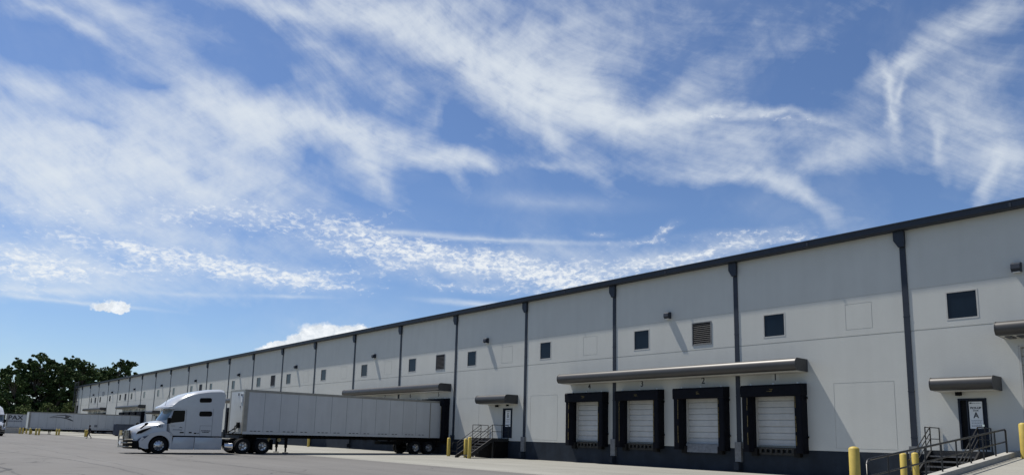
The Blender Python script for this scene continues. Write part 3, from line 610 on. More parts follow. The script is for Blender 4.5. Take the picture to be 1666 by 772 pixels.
# ---------------------------------------------------------------- staircases
def railing(mb, pts, h, r=.025, mid=True, posts=True):
    pts = [Vector(p) for p in pts]; up = Vector((0, 0, 1))
    mb.tube([p + up * h for p in pts], r, 6)
    if mid: mb.tube([p + up * h * .5 for p in pts], r * .85, 6)
    if posts:
        for p in pts: mb.tube([p, p + up * h], r, 6)
def staircase(name, x0, x1, yf, ztop, run, label, zb=0.0, xl=None):
    # landing from the wall to yf, flight down towards -Y between x0 and x1; xl = landing's left end
    xl = x0 if xl is None else xl
    root = empty(name, ((x0 + x1) / 2, yf, zb), label=label, cat='stairs', group='steel stairs up to the dock doors')
    O = Vector(root.location)
    def P(mb, n_, m_, **k):
        mb.v = [tuple(Vector(p) - O) for p in mb.v]; return mb.build(n_, m_, root, **k)
    P(MB().box(xl, x1, yf, D - .01, ztop - .05, ztop).box(xl, x1, yf - .02, yf + .05, ztop - .26, ztop - .052).box(x1 - .05, x1, yf + .05, D - .01, ztop - .26, ztop - .052).box(xl, xl + .05, yf + .05, D - .01, ztop - .26, ztop - .052), 'landing', RAIL)
    lg = MB()
    for x in (xl + .06, x1 - .06): lg.box(x - .05, x + .05, yf + .05, yf + .15, zb, ztop - .05)
    P(lg, 'landing_leg', RAIL)
    P(MB().box(xl + .05, x1 - .05, yf + .3, D - .05, zb, ztop - .27), 'landing_shade', BLK)  # black box standing in for the shade beneath the open landing
    for x in (x0, x1 - .07):
        P(MB().prism([(yf, ztop + .02), (yf, ztop - .27), (yf - run, zb - .0), (yf - run - .25, zb), (yf - run - .25, zb + .14)], 'x', x, x + .07), 'stringer', RAIL)
    n = 7; tr = MB()
    for k in range(1, n):
        z = ztop - (ztop - zb) * k / n; y = yf - run * k / n; tr.box(x0 + .07, x1 - .07, y - .02, y + .27, z - .045, z)
        tr.box(x0 + .07, x1 - .07, y - .035, y - .02, z - .06, z + .003)
    P(tr, 'tread', RAILT)
    for x in (x0 + .035, x1 - .035):
        mb = MB(); a = (x, yf, ztop); b = (x, yf - run - .1, zb + .1)
        railing(mb, [a, b], .98); mb.tube([(x, yf, ztop + .74), (x, yf - run - .1, zb + .84)], .022, 6)
        if x < (x0 + x1) / 2: mb.tube([(x, b[1], b[2] + .98), (x, b[1] - .35, b[2] + .98), (x, b[1] - .45, b[2] + .9), (x, b[1] - .45, b[2] + .35), (x, b[1], b[2] + .35)], .022, 6)
        P(mb, 'stair_rail', RAIL)
    mb = MB(); railing(mb, [(x1 - .035, yf, ztop), (x1 - .035, yf + .9, ztop), (x1 - .035, D - .06, ztop)], .98)
    P(mb, 'landing_rail', RAIL)
    mb = MB(); railing(mb, [(x0 + .035, yf, ztop), (xl + .035, yf + .02, ztop), (xl + .035, D - .06, ztop)], .98)
    P(mb, 'landing_rail', RAIL)
    return root
RAILT = mat('worn_stair_steel', (.10, .10, .102), .5, var=.3)
staircase('metal_staircase', -42.45, -41.0, 33.55, 1.47, 2.1, 'black steel stairs with rails climbing to the door marked B', xl=-43.5)
staircase('metal_staircase', -11.3, -9.45, 33.4, 1.47, 2.3, 'black steel stairs behind the sloping kerb rail, climbing to the door marked A', xl=-11.5)

# rail along the ramp kerb
rr = empty('ramp_railing', (RX0 - .17, 20.7, 0), label='long black two-bar railing standing on the sloping ramp kerb', cat='railing')
def kz(y): return .20 + (y - RY0) / (D - .012 - RY0) * (RZ1 + .19 - .20)
def rp(mb, n_): mb.v = [(p[0] - RX0 + .17, p[1] - 20.7, p[2]) for p in mb.v]; return mb.build(n_, RAIL, rr, smooth=True)
xk = RX0 - .17; y0, y1 = 20.75, 33.95
rp(MB().tube([(xk, y0, kz(y0)), (xk, y0, kz(y0) + .80), (xk, y0 + .05, kz(y0) + .88), (xk, y0 + .16, kz(y0) + .93), (xk, y1 - .12, kz(y1) + .93), (xk, y1 - .03, kz(y1) + .90), (xk, y1, kz(y1) + .8), (xk, y1, kz(y1))], .035, 10), 'top_rail')
rp(MB().tube([(xk, y0, kz(y0) + .45), (xk, y1, kz(y1) + .45)], .028, 8), 'mid_rail')
for k in range(1, 9):
    y = y0 + (y1 - y0) * k / 9; rp(MB().tube([(xk, y, kz(y)), (xk, y, kz(y) + .92)], .028, 8), 'rail_post')

# ---------------------------------------------------------------- bollards
def bollard(x, y, z, h, r, label, lean=0.):
    prof = [(0, r), (h - r * .45, r), (h - r * .2, r * .82), (h, r * .35), (h + .002, .001)]
    mb = MB(); n = 20; vs = []; fs = []
    for zz, q in prof: vs += [(q * math.cos(2 * math.pi * k / n), q * math.sin(2 * math.pi * k / n), zz) for k in range(n)]
    for i in range(len(prof) - 1):
        for k in range(n): fs.append((i * n + k, i * n + (k + 1) % n, (i + 1) * n + (k + 1) % n, (i + 1) * n + k))
    fs.append(tuple(range(n - 1, -1, -1)))
    o = mb.add(vs, fs).build('bollard', BOLL, smooth=True, fixn=False); o.location = (x, y, z); o.rotation_euler = (lean, 0, 0); tag(o, label, 'bollard', 'yellow safety bollards along the docks'); return o
bollard(-8.75, 20.15, .0, 1.58, .14, 'yellow bollard at the foot of the ramp, left of the railing end')
bollard(-10.46, 28.2, .0, 1.37, .125, 'yellow bollard seen through the ramp railing, nearer of the two before stairs A')
bollard(-11.1, 31.1, .0, 1.38, .125, 'yellow bollard seen through the ramp railing, right behind the other by stairs A')
bollard(-8.05, 33.9, 1.25, 1.4, .15, 'yellow bollard on top of the ramp beside the drive-in door')
bollard(-45.07, 32.5, .0, 1.42, .13, 'yellow bollard beside the rear corner of the docked trailer')
bollard(-40.45, 31.0, .0, 1.52, .13, 'yellow bollard in front of the stairs to door B')
bollard(-42.1, 31.9, .0, 1.40, .13, 'yellow bollard half hidden behind the one at the foot of stairs B')
fb = [(-153.6, 16.4), (-154.5, 16.95), (-155.5, 17.6), (-156.8, 18.5), (-145.5, 17.0), (-138.5, 17.0), (-139.2, 17.5), (-140.9, 20.2), (-141.3, 20.6), (-126.8, 22.0), (-127.1, 22.25), (-72.4, 33.6)]
where = ['leftmost bollard under the trailer lettered PAX', 'second bollard from the left under the trailer lettered PAX', 'third bollard from the left under the trailer lettered PAX', 'last bollard before the front of the swoosh trailer',
         'lone bollard under the front corner of the swoosh trailer', 'left bollard of the close pair under the swoosh trailer', 'right bollard of the close pair under the swoosh trailer', 'left bollard of the pair right of the landing gear of the swoosh trailer',
         'right bollard of the pair right of the landing gear of the swoosh trailer', 'left bollard of the pair beside the walking person', 'right bollard of the pair beside the walking person', 'yellow bollard at the wall seen under the near trailer']
for (x, y), w in zip(fb, where): bollard(x, y, 0, 1.08 if x < -100 else 1.4, .14 if x < -100 else .13, 'distant yellow, ' + w if x < -100 else w, lean=random.uniform(-.03, .03))

# ---------------------------------------------------------------- box trailers
def wheel_set(parent, x, y, z, r, side, outer=True):
    # a tyre with its rim, outer face towards side (+1 = +X)
    w = .28; s = side
    prof = [(-w * s, r * .55), (-w * s, r * .93), (-w * s * .85, r), (-w * s * .15, r), (0, r * .93), (0, r * .60), (-.03 * s, r * .56)]
    t = MB().lathe_x(prof, x, y, z).build('tyre', RUBB, parent, smooth=True, fixn=True)
    if outer:
        if outer == 'hub':   # rear wheel: deep dish with a hub in the middle
            rp_ = [(-.02 * s, r * .585), (.0, r * .57), (-.10 * s, r * .50), (-.12 * s, r * .30), (-.02 * s, r * .26), (.06 * s, r * .16), (.07 * s, .001)]
        else:                # steer wheel: face bulges out, with hand holes
            rp_ = [(-.02 * s, r * .60), (.01 * s, r * .585), (-.03 * s, r * .53), (-.0 * s, r * .42), (.02 * s, r * .28), (.07 * s, r * .2), (.09 * s, .001)]
        rim = MB().lathe_x(rp_, x, y, z); ro = rim.build('rim', ALU, t, smooth=True)
        hh = MB()
        nh = 10 if outer != 'hub' else 6
        for k in range(nh):
            a = 2 * math.pi * k / nh; rad = r * (.47 if outer != 'hub' else .40)
            hh.disc_x(x + (-.045 if outer != 'hub' else -.128) * s, x + (.006 if outer != 'hub' else -.09) * s, y + rad * math.cos(a), z + rad * math.sin(a), r * (.055 if outer != 'hub' else .07), 10)
        for k in range(10):
            a = 2 * math.pi * (k + .5) / 10; hh.disc_x(x - .02 * s, x + .04 * s, y + r * .22 * math.cos(a), z + r * .22 * math.sin(a), .014, 6)
        hh.build('hand_hole', VOID, t)
        pass
    return t
def trailer(name, xs, yf, yr, zt, zb, seams, label, detail=True, width=2.9):
    # xs: X of the side that faces +X; front at yf, rear doors at yr against the dock
    root = empty(name, (xs - width / 2, yr, 0), label=label, cat='trailer', group='white box trailers backed to the docks')
    O = Vector(root.location); x1 = xs; x0 = xs - width
    def P(mb, n_, m_, par=None, **k):
        mb.v = [tuple(Vector(p) - O) for p in mb.v]; return mb.build(n_, m_, par or root, **k)
    P(MB().box(x0 + .02, x1 - .02, yf + .02, yr, zb, zt - .02), 'box_body', TRLW)
    # side panels between the seams, on the two long sides
    ys = [yf + .28] + seams; pn = MB()
    for a, b in zip(ys[:-1], ys[1:]):
        P(MB().box(x1 - .019, x1, a + .014, b - .014, zb + .16, zt - .17), 'side_panel', TRLW)
    P(MB().box(x0, x0 + .019, yf + .28, yr - .06, zb + .16, zt - .17), 'side_panel', TRLW)
    P(MB().box(x1 - .019, x1 + .004, seams[-1] + .04, yr - .06, zb + .05, zt - .17), 'side_panel', TRLW)
    sm = MB()
    for y in seams: sm.box(x1 - .018, x1 + .003, y - .013, y + .013, zb + .15, zt - .16)
    P(sm, 'panel_seam', SEAM)
    rl = MB().box(x1 - .015, x1 + .02, yf, yr, zt - .165, zt).box(x0 - .02, x0 + .015, yf, yr, zt - .165, zt).box(x0, x1, yf - .01, yf + .12, zt - .12, zt + .004)
    P(rl, 'top_rail', TRLR)
    rl = MB().box(x1 - .015, x1 + .015, yf, yr, zb - .03, zb + .15).box(x0 - .015, x0 + .015, yf, yr, zb - .03, zb + .15)
    P(rl, 'bottom_rail', TRLW)
    P(MB().box(x1 - .24, x1 + .012, yf - .015, yf + .26, zb, zt - .17), 'corner_post', TRLR); P(MB().box(x0 - .012, x0 + .24, yf - .015, yf + .26, zb, zt - .17), 'corner_post', TRLR)
    P(MB().box(x0 + .26, x1 - .26, yf - .01, yf + .01, zb + .12, zt - .13), 'front_wall', TRLF)
    if seams: P(MB().box(x1, x1 + .03, seams[-1] - .04, seams[-1] + .04, zb, zt - .2), 'rear_post', TRLR)
    dm = MB()
    for i, (a, b) in enumerate(zip(ys[:-1], ys[1:])):
        k = 3 if i % 2 == 0 else 2
        for q in range(k): y = a + (b - a) * (.28 + .24 * q); dm.box(x1 + .001, x1 + .018, y - .085, y + .085, zb + .17, zb + .215)
    P(dm, 'rail_slot', MARK)
    # under-frame
    P(MB().box(x0 + .55, x0 + .68, yf + .9, yr, zb - .28, zb - .035).box(x1 - .68, x1 - .55, yf + .9, yr, zb - .28, zb - .035).box(x0 + .1, x1 - .1, yf + .3, yf + 2.6, zb - .14, zb - .035), 'frame_rail', BLK)
    cm = MB(); y = yf + 2.8
    while y < yr - .3: cm.box(x0 + .03, x1 - .03, y, y + .05, zb - .13, zb - .034); y += .4
    P(cm, 'cross_member', BLK)
    ly = yf + 3.45; 
    for x in (x0 + .62, x1 - .62):
        g = MB().box(x - .08, x + .08, ly - .08, ly + .08, .42, zb - .14).box(x - .05, x + .05, ly - .05, ly + .05, .12, .42).box(x - .16, x + .16, ly - .16, ly + .16, .05 if name else .05, .10)
        g.tube([(x, ly, zb - .3), (x, ly + .6, zb - .12)], .03, 6); P(g, 'landing_leg', BLK)
    P(MB().tube([(x0 + .6, ly, zb - .35), (x1 - .6, ly, zb - .35)], .03, 6), 'landing_brace', BLK)
    ax = (yr - 2.48, yr - 1.19)
    P(MB().box(x0 + .5, x1 - .5, ax[0] - .9, ax[1] + .7, zb - .5, zb - .29).tube([(x0 + .3, ax[0], .53), (x1 - .3, ax[0], .53)], .08, 8).tube([(x0 + .3, ax[1], .53), (x1 - .3, ax[1], .53)], .08, 8), 'bogie', BLK)
    for y in ax:
        for s, xx in ((1, x1 - .06), (-1, x0 + .06)):
            w_ = MB(); t = wheel_set(root, xx - O.x, y - O.y, .53, .53, s, 'hub'); wheel_set(root, xx - s * .34 - O.x, y - O.y, .53, .53, s, False)
    P(MB().box(x0 + .1, x0 + .75, ax[1] + .62, ax[1] + .64, .25, zb - .1).box(x1 - .75, x1 - .1, ax[1] + .62, ax[1] + .64, .25, zb - .1), 'mud_flap', RUBB)
    P(MB().box(x0 + .2, x1 - .2, yr - .1, yr - .02, .6, .7).box(x0 + .6, x0 + .7, yr - .1, yr - .02, .6, zb - .03).box(x1 - .7, x1 - .6, yr - .1, yr - .02, .6, zb - .03), 'rear_guard', BLK)
    return root, P
SE = [19.43, 20.62, 21.93, 23.29, 24.6, 25.86, 27.15, 28.4, 29.69, 30.92, 32.19, 33.56]
t1, P1 = trailer('box_trailer', -49.35, 18.0, 34.78, 4.44, 1.38, SE, 'white box trailer hitched behind the near white tractor and backed to dock 5')
P1(MB().box(-50.0, -49.72, 17.95, 17.99, 3.55, 4.15), 'document_box', SIGN)
P1(MB().box(-49.96, -49.76, 17.93, 17.95, 4.0, 4.12).box(-50.6, -50.5, 17.96, 17.99, 4.02, 4.2).box(-50.12, -50.04, 17.96, 17.99, 3.2, 3.28), 'front_marker', MARK)
P1(MB().tube([(-50.6, 17.9, 1.9), (-50.2, 17.8, 1.5), (-50.0, 17.5, 1.35), (-50.3, 17.1, 1.3)], .035, 6).tube([(-50.3, 17.9, 2.0), (-50.1, 17.7, 1.75), (-50.2, 17.3, 1.4)], .03, 6).tube([(-50.0, 17.9, 2.1), (-49.9, 17.75, 1.7), (-50.1, 17.2, 1.45)], .03, 6).box(-50.25, -49.85, 17.86, 17.97, 1.75, 2.15), 'air_hose', BLK)
P1(MB().disc_x(-50.1, -50.0, 20.95, .98, .13, 14), 'round_marker', TANY); P1(MB().disc_x(-50.1, -50.0, 20.2, .98, .13, 14), 'round_marker', TANY)
P1(MB().box(-50.9, -50.0, 29.3, 31.2, .75, 1.0), 'aero_tray', BLK)
def trailer_y(seq, yf): return [yf + s for s in seq]
SQ = [1.45, 2.75, 4.1, 5.4, 6.7, 8.0, 9.3, 10.6, 11.9, 13.2, 14.5, 15.9]
t2, P2 = trailer('box_trailer', -148.3, 16.9, 34.8, 3.9, .98, trailer_y(SQ, 16.9), 'distant white box trailer with a dark curved swoosh on its side')
sw = MB()
def arc(pts_top, pts_bot):
    poly = pts_top + pts_bot[::-1]
    # triangulated strip so the thin curved mark stays clean
    n = len(pts_top); vs = [(-148.27, y, z) for y, z in pts_top] + [(-148.27, y, z) for y, z in pts_bot]
    sw.add(vs, [(i, i + 1, n + i + 1, n + i) for i in range(n - 1)])
arc([(19.9, 3.02), (20.6, 3.3), (21.4, 3.5), (22.2, 3.55), (22.9, 3.44), (23.4, 3.2)], [(19.9, 3.0), (20.6, 3.22), (21.4, 3.40), (22.2, 3.42), (22.9, 3.28), (23.4, 3.16)])
arc([(19.95, 2.98), (20.8, 3.1), (21.7, 3.12), (22.5, 3.02), (23.1, 2.82), (23.6, 2.55)], [(19.95, 2.95), (20.8, 3.02), (21.7, 3.0), (22.5, 2.84), (23.1, 2.6), (23.6, 2.42)])
arc([(22.3, 3.36), (22.6, 3.3), (22.9, 3.2)], [(22.3, 3.1), (22.6, 3.06), (22.9, 3.04)])
P2(sw, 'swoosh_mark', MARK, fixn=False)
P2(MB().box(-148.29, -148.26, 27.0, 27.5, 1.5, 1.9), 'placard', INKG)
t3, P3 = trailer('box_trailer', -182.6, 16.9, 34.8, 3.85, 1.05, trailer_y(SQ, 16.9), 'distant white box trailer lettered PAX, farthest of the trailers')
text('lettering', 'PAX', 1.25, INK, (1.45 + .035, -16.35, 3.05), FACE_X, t3, sx=1.1, bold=.02)
sl_ = MB(); rnd_ = random.Random(9); yy = -17.7
while yy < -15.2: w_ = rnd_.uniform(.12, .24); sl_.box(1.452, 1.47, yy, yy + w_, 2.2, 2.48); yy += w_ + .07
sl_.build('small_lettering', INKG, t3)

# ---------------------------------------------------------------- tractor
def tractor(name, label):
    """local frame: front faces -Y, x is lateral, origin on the ground under the steer axle"""
    root = empty(name, label=label, cat='truck')
    def P(mb, n_, m_, par=None, **k): return mb.build(n_, m_, par or root, **k)
    Y0 = 12.68                                     # profile below is written in yard coordinates
    def S(pts): return [(y - Y0, z) for y, z in pts]
    def lath(prof, fn, xs, closed=True):
        mb = MB(); n = len(prof); rows = []
        for x in xs: rows.append([fn(x, y, z) for y, z in prof])
        vs = [p for r in rows for p in r]; fs = []
        for i in range(len(xs) - 1):
            for k in range(n): fs.append((i * n + k, i * n + (k + 1) % n, (i + 1) * n + (k + 1) % n, (i + 1) * n + k))
        fs += [tuple(range(n)), tuple(range(len(vs) - 1, len(vs) - n - 1, -1))]
        return mb.add(vs, fs)
    xs = [-1.3, -1.285, -1.24, -1.12, -.9, -.6, -.3, 0, .3, .6, .9, 1.12, 1.24, 1.285, 1.3]
    # cab and sleeper (lower body) --------------------------------------------
    cabp = S([(12.95, 1.16), (12.85, 1.6), (12.72, 2.06), (12.98, 2.5), (13.18, 2.86), (13.3, 3.0), (14.2, 3.0), (15.4, 3.0), (16.52, 3.0), (16.52, 2.2), (16.52, 1.16), (15.2, 1.16), (14.0, 1.16)])
    def cabf(x, y, z):
        t = abs(x) / 1.3; fr = max(0, min(1, (13.6 - Y0 - y) / .7)); return (x, y + .30 * t * t * fr + .16 * max(0, t - .8) / .2 * fr * .6, z)
    P(lath(cabp, cabf, xs), 'cab', TRUCKW, smooth=True)
    # roof fairing --------------------------------------------------------------
    roofp = S([(12.62, 2.90), (12.66, 3.0), (12.94, 3.14), (13.37, 3.5), (14.06, 3.88), (14.85, 4.12), (15.6, 4.27), (16.3, 4.33), (16.5, 4.29), (16.62, 4.1), (16.6, 3.5), (16.56, 3.0), (15.4, 2.995), (14.2, 2.995), (13.25, 2.9), (12.9, 2.86)])
    def rooff(x, y, z):
        t = abs(x) / 1.3; fr = max(0, min(1, (14.6 - Y0 - y) / 2.0)); up = max(0, (z - 3.0) / 1.33)
        dz = -.07 * t ** 4 * (up > 0.02) - up * .12 * max(0, t - .85) / .15
        back = .42 * t * t * fr
        # the fairing tapers inwards a little towards its nose
        return (x * (1 - .05 * fr * min(1, up * 2) ), y + back, z + dz * (1 if up > .02 else 0))
    P(lath(roofp, rooff, xs), 'roof_fairing', TRUCKW, smooth=True)
    # windscreen ------------------------------------------------------------------
    wsx = [-1.16, -1.0, -.7, -.35, 0, .35, .7, 1.0, 1.16]; mb = MB(); vs = []
    for x in wsx:
        for (y, z) in S([(12.76, 2.14), (12.98, 2.5), (13.16, 2.82)]): q = cabf(x, y, z); vs.append((q[0], q[1] - .02, q[2]))
    fs = []
    for i in range(len(wsx) - 1):
        for k in range(2): fs.append((i * 3 + k, i * 3 + k + 1, i * 3 + k + 4, i * 3 + k + 3))
    mb.add(vs, fs); P(mb, 'windscreen', WIND, smooth=True, fixn=False)
    # hood ------------------------------------------------------------------------
    hoodp = S([(11.12, .78), (11.08, 1.3), (11.13, 1.5), (11.3, 1.63), (11.5, 1.74), (11.9, 1.91), (12.3, 2.03), (12.7, 2.1), (13.05, 2.1), (13.05, 1.3), (13.05, 1.19), (12.0, 1.18), (11.75, .9)])
    def hoodf(x, y, z):
        fr = max(0, min(1, (12.9 - Y0 - y) / 1.8)); t = abs(x) / 1.3; top = max(0, min(1, (z - 1.2) / .5))
        wd = 1 - .16 * fr - .10 * top * fr
        return (x * wd, y + .34 * t ** 3 * fr, z - top * (.10 * t ** 2 + .2 * max(0, t - .7) / .3 * (.5 + .5 * fr)))
    P(lath(hoodp, hoodf, xs), 'hood', TRUCKW, smooth=True)
    for s in (-1, 1):
        # fender with its wheel arch, full height side panel
        outl = [(13.44, .29), (13.44, 1.12), (13.3, 1.3), (13.05, 1.45), (12.7, 1.42), (12.2, 1.32), (11.95, 1.2), (11.62, 1.02), (11.5, .78), (11.55, .42), (11.95, .3)]
        hy, hz = 12.68, .53; angs = []
        for (y, z) in outl: angs.append(math.atan2(z - hz, y - hy) % (2 * math.pi) if not (z < hz and y > hy) else math.atan2(z - hz, y - hy))
        angs = sorted(angs + [R(a) for a in range(-15, 196, 10)])
        angs = [a for a in angs if a >= min(math.atan2(.29 - hz, 13.44 - hy), 0) - 1e-6 and a <= math.atan2(.3 - hz, 11.95 - hy) % (2 * math.pi) + 1e-6]
        def hit(a):
            dx_, dz_ = math.cos(a), math.sin(a); best = None
            for (p, q) in zip(outl[:-1], outl[1:]):
                ex, ez = q[0] - p[0], q[1] - p[1]; det = dx_ * (-ez) + ex * dz_
                if abs(det) < 1e-9: continue
                px_, pz_ = p[0] - hy, p[1] - hz; t = (px_ * (-ez) + ex * pz_) / det; u = (dx_ * pz_ - dz_ * px_) / det
                if t > 0 and -1e-6 <= u <= 1 + 1e-6: best = t if best is None else min(best, t)
            return best or .75
        vs = []; n_ = len(angs)
        for X_ in (s * 1.30, s * 1.04):
            for a in angs: t = max(hit(a), .66); vs += [(X_, hy - Y0 + .635 * math.cos(a), hz + .635 * math.sin(a)), (X_, hy - Y0 + t * math.cos(a), hz + t * math.sin(a))]
        fs = []
        for k in range(n_ - 1):
            o1 = 2 * k; o2 = 2 * n_ + 2 * k
            fs += [(o1, o1 + 1, o1 + 3, o1 + 2), (o2, o2 + 2, o2 + 3, o2 + 1), (o1, o1 + 2, o2 + 2, o2), (o1 + 1, o2 + 1, o2 + 3, o1 + 3)]
        fs += [(0, 2 * n_, 2 * n_ + 1, 1), (2 * n_ - 2, 2 * n_ - 1, 4 * n_ - 1, 4 * n_ - 2)]
        P(MB().add(vs, fs), 'fender', TRUCKW, smooth=True)
        P(MB().prism(S([(12.68 + .66 * math.cos(R(a)), .5 + .66 * math.sin(R(a))) for a in range(0, 181, 15)] + [(12.02, .2), (13.34, .2)]), 'x', *sorted((s * .6, s * 1.0))), 'wheel_well', BLK)
        # chassis skirts in two lengths
        for ya, yb in ((13.40, 14.81), (14.84, 16.6)):
            P(MB().prism(S([(ya + (.12 if ya < 14 else 0), 1.08), (yb, 1.08), (yb, .28), (ya, .28)]), 'x', *sorted((s * 1.2, s * 1.285))), 'side_skirt', TRUCKW, bevel=.02, smooth=True)
            P(MB().prism(S([(ya + .3, .66), (yb - .35, .66), (yb - .3, .36), (ya + .25, .36)]), 'x', *sorted((s * 1.283, s * 1.294))), 'step_recess', TRUCKW)
        P(MB().prism(S([(13.45, 1.155), (16.6, 1.155), (16.6, 1.085), (13.45, 1.085)]), 'x', *sorted((s * 1.15, s * 1.27))), 'skirt_gap', BLK)
        X = s * 1.302
        def side(poly, n_, m_, t=.012, off=0., par=None):
            return P(MB().prism(S(poly), 'x', *sorted((X + s * off, X + s * (off + t)))), n_, m_, par)
        def rrect(y0, y1, z0, z1, r, sk=0.):
            o = []
            for cy, cz, a0 in ((y1 - r, z1 - r, 0), (y0 + r, z1 - r, 90), (y0 + r, z0 + r, 180), (y1 - r, z0 + r, 270)):
                for a in range(a0, a0 + 91, 22): o.append((cy + r * math.cos(R(a)), cz + r * math.sin(R(a)) + sk * (cy - (y0 + y1) / 2)))
            return o
        dw = side([(13.36, 2.74), (13.42, 2.78), (14.04, 2.80), (14.08, 2.76), (14.08, 2.12), (14.04, 2.08), (13.28, 1.97), (13.2, 2.0)], 'door_window', GLASSB)
        side(rrect(14.93, 15.7, 3.38, 3.68, .1, .06), 'sleeper_window', GLASSB)
        side(rrect(14.98, 15.8, 2.46, 2.80, .11, .04), 'sleeper_window', GLASSB)
        # door and panel seams
        sm = MB()
        def line(a, b, w=.012):
            (ya, za), (yb, zb) = a, b; L_ = math.hypot(yb - ya, zb - za); ny, nz = -(zb - za) / L_ * w, (yb - ya) / L_ * w
            sm.prism(S([(ya + ny, za + nz), (yb + ny, zb + nz), (yb - ny, zb - nz), (ya - ny, za - nz)]), 'x', *sorted((X - s * .01, X + s * .004)))
        line((13.12, 1.55), (13.08, 1.98)); line((13.12, 1.55), (13.5, 1.17)); line((14.17, 1.17), (14.17, 2.84)); line((13.3, 2.84), (14.17, 2.84)); line((13.2, 2.1), (13.3, 2.84))
        line((15.86, 1.17), (15.86, 2.98)); line((15.1, 1.2), (15.1, 1.85)); line((15.1, 1.85), (15.86, 1.85)); line((13.5, 1.17), (16.5, 1.17))
        P(sm, 'panel_seam', SEAM)
        side([(13.86, 1.41), (14.1, 1.41), (14.1, 1.34), (13.86, 1.34)], 'door_handle', BLK, t=.02)
        mk = MB()
        for ya, yb, z in ((14.42, 14.6, 1.42), (14.74, 14.9, 1.38), (14.98, 15.03, 1.38)): mk.prism(S([(ya, z), (yb, z), (yb, z - .08), (ya, z - .08)]), 'x', *sorted((X, X + s * .008)))
        P(mk, 'side_vent', BLK)
        # hood vent and headlamp
        hx = s * 1.0
        vt = MB()
        vs = [(s * q, y - Y0, z) for q, y, z in ((1.0, 11.36, 1.22), (1.04, 11.45, 1.38), (1.11, 11.75, 1.53), (1.19, 12.12, 1.66), (1.21, 12.14, 1.64), (1.17, 11.9, 1.46), (1.09, 11.6, 1.27))]
        vt.add([(x + s * .07, y, z) for x, y, z in vs] + [(x - s * .25, y, z) for x, y, z in vs], [tuple(range(7)), tuple(range(13, 6, -1))] + [(i, i + 7, (i + 1) % 7 + 7, (i + 1) % 7) for i in range(7)])
        P(vt, 'hood_vent', BLK)
        hl = MB(); q = [(1.16, 11.40, .80), (1.22, 11.48, .93), (1.30, 11.72, 1.08), (1.31, 12.04, 1.17), (1.31, 11.9, 1.02), (1.31, 11.66, .84), (1.22, 11.5, .78)]
        vs = [(s * a, b - Y0, c) for a, b, c in q]
        hl.add([(x + s * .012, y - .005, z) for x, y, z in vs] + [(x - s * .3, y + .05, z) for x, y, z in vs], [tuple(range(7)), tuple(range(13, 6, -1))] + [(i, i + 7, (i + 1) % 7 + 7, (i + 1) % 7) for i in range(7)])
        P(hl, 'headlight', BLUEL)
        # mirrors
        P(MB().box(*sorted((s * 1.34, s * 1.56)), 13.02 - Y0, 13.18 - Y0, 1.92, 2.3).tube([(s * 1.28, 13.2 - Y0, 2.0), (s * 1.42, 13.1 - Y0, 2.05)], .03, 6), 'side_mirror', BLK, bevel=.03, smooth=True)
        P(MB().tube([(s * 1.02, 11.58 - Y0, 1.56), (s * 1.1, 11.72 - Y0, 1.72), (s * 1.12, 11.84 - Y0, 1.80)], .045, 8).tube([(s * 1.08, 11.84 - Y0, 1.84), (s * 1.2, 11.90 - Y0, 1.88)], .085, 8), 'hood_mirror', BLK, smooth=True)
        # wheels
        wheel_set(root, s * 1.27, 0, .53, .53, s, 'steer')
        for y in (18.05, 19.43):
            wheel_set(root, s * 1.27, y - Y0, .53, .53, s, 'hub'); wheel_set(root, s * .93, y - Y0, .53, .53, s, False)
        # quarter fender and flaps
        P(MB().box(*sorted((s * .65, s * 1.27)), 20.12 - Y0, 20.15 - Y0, .28, 1.0), 'mud_flap', RUBB)
        P(MB().tube([(s * 1.05, 16.8 - Y0, .5), (s * 1.05, 17.35 - Y0, .5)], .24, 12), 'air_tank', CHR, smooth=True)
    # grille and bumper ----------------------------------------------------------
    g = MB(); g.box(-.66, .66, 11.03 - Y0, 11.10 - Y0, .84, 1.46); P(g, 'grille', GRILL, bevel=.02)
    gm = MB()
    for i in range(9):
        for j in range(9):
            if (i + j) % 2 == 0: gm.box(-.58 + i * .135, -.58 + i * .135 + .09, 11.005 - Y0, 11.03 - Y0, .88 + j * .063, .88 + j * .063 + .042)
    P(gm, 'grille_mesh', CHR)
    bp = MB(); n = 9; pr = []
    for k in range(n): x = -1.22 + 2.44 * k / (n - 1); pr.append((x, 10.98 - Y0 + .42 * abs(x / 1.22) ** 3))
    bp.prism(pr + [(1.22, 11.7 - Y0), (-1.22, 11.7 - Y0)], 'z', .30, .80); P(bp, 'bumper', BLK, bevel=.02, smooth=True)
    # bull bar
    gb = MB()
    for z in (.42, .66, .86): gb.tube([(-1.18, 11.15 - Y0, z), (-1.05, 10.84 - Y0, z), (-.5, 10.76 - Y0, z), (.5, 10.76 - Y0, z), (1.05, 10.84 - Y0, z), (1.18, 11.15 - Y0, z)], .045, 8)
    for x in (-.62, .62): gb.tube([(x, 10.78 - Y0, .36), (x, 10.74 - Y0, 1.0), (x, 10.8 - Y0, 1.42)], .05, 8)
    gb.tube([(-.62, 10.79 - Y0, 1.3), (.62, 10.79 - Y0, 1.3)], .04, 8); gb.tube([(-.62, 10.77 - Y0, 1.08), (.62, 10.77 - Y0, 1.08)], .03, 8)
    P(gb, 'bull_bar', GUARD, smooth=True)
    P(MB().box(-.5, -.3, 10.74 - Y0, 10.8 - Y0, 1.1, 1.42).box(-.2, 0., 10.74 - Y0, 10.8 - Y0, 1.1, 1.42), 'guard_plate', TANY)
    P(MB().box(-.24, .24, 10.70 - Y0, 10.73 - Y0, .55, .78), 'number_plate', SIGN)
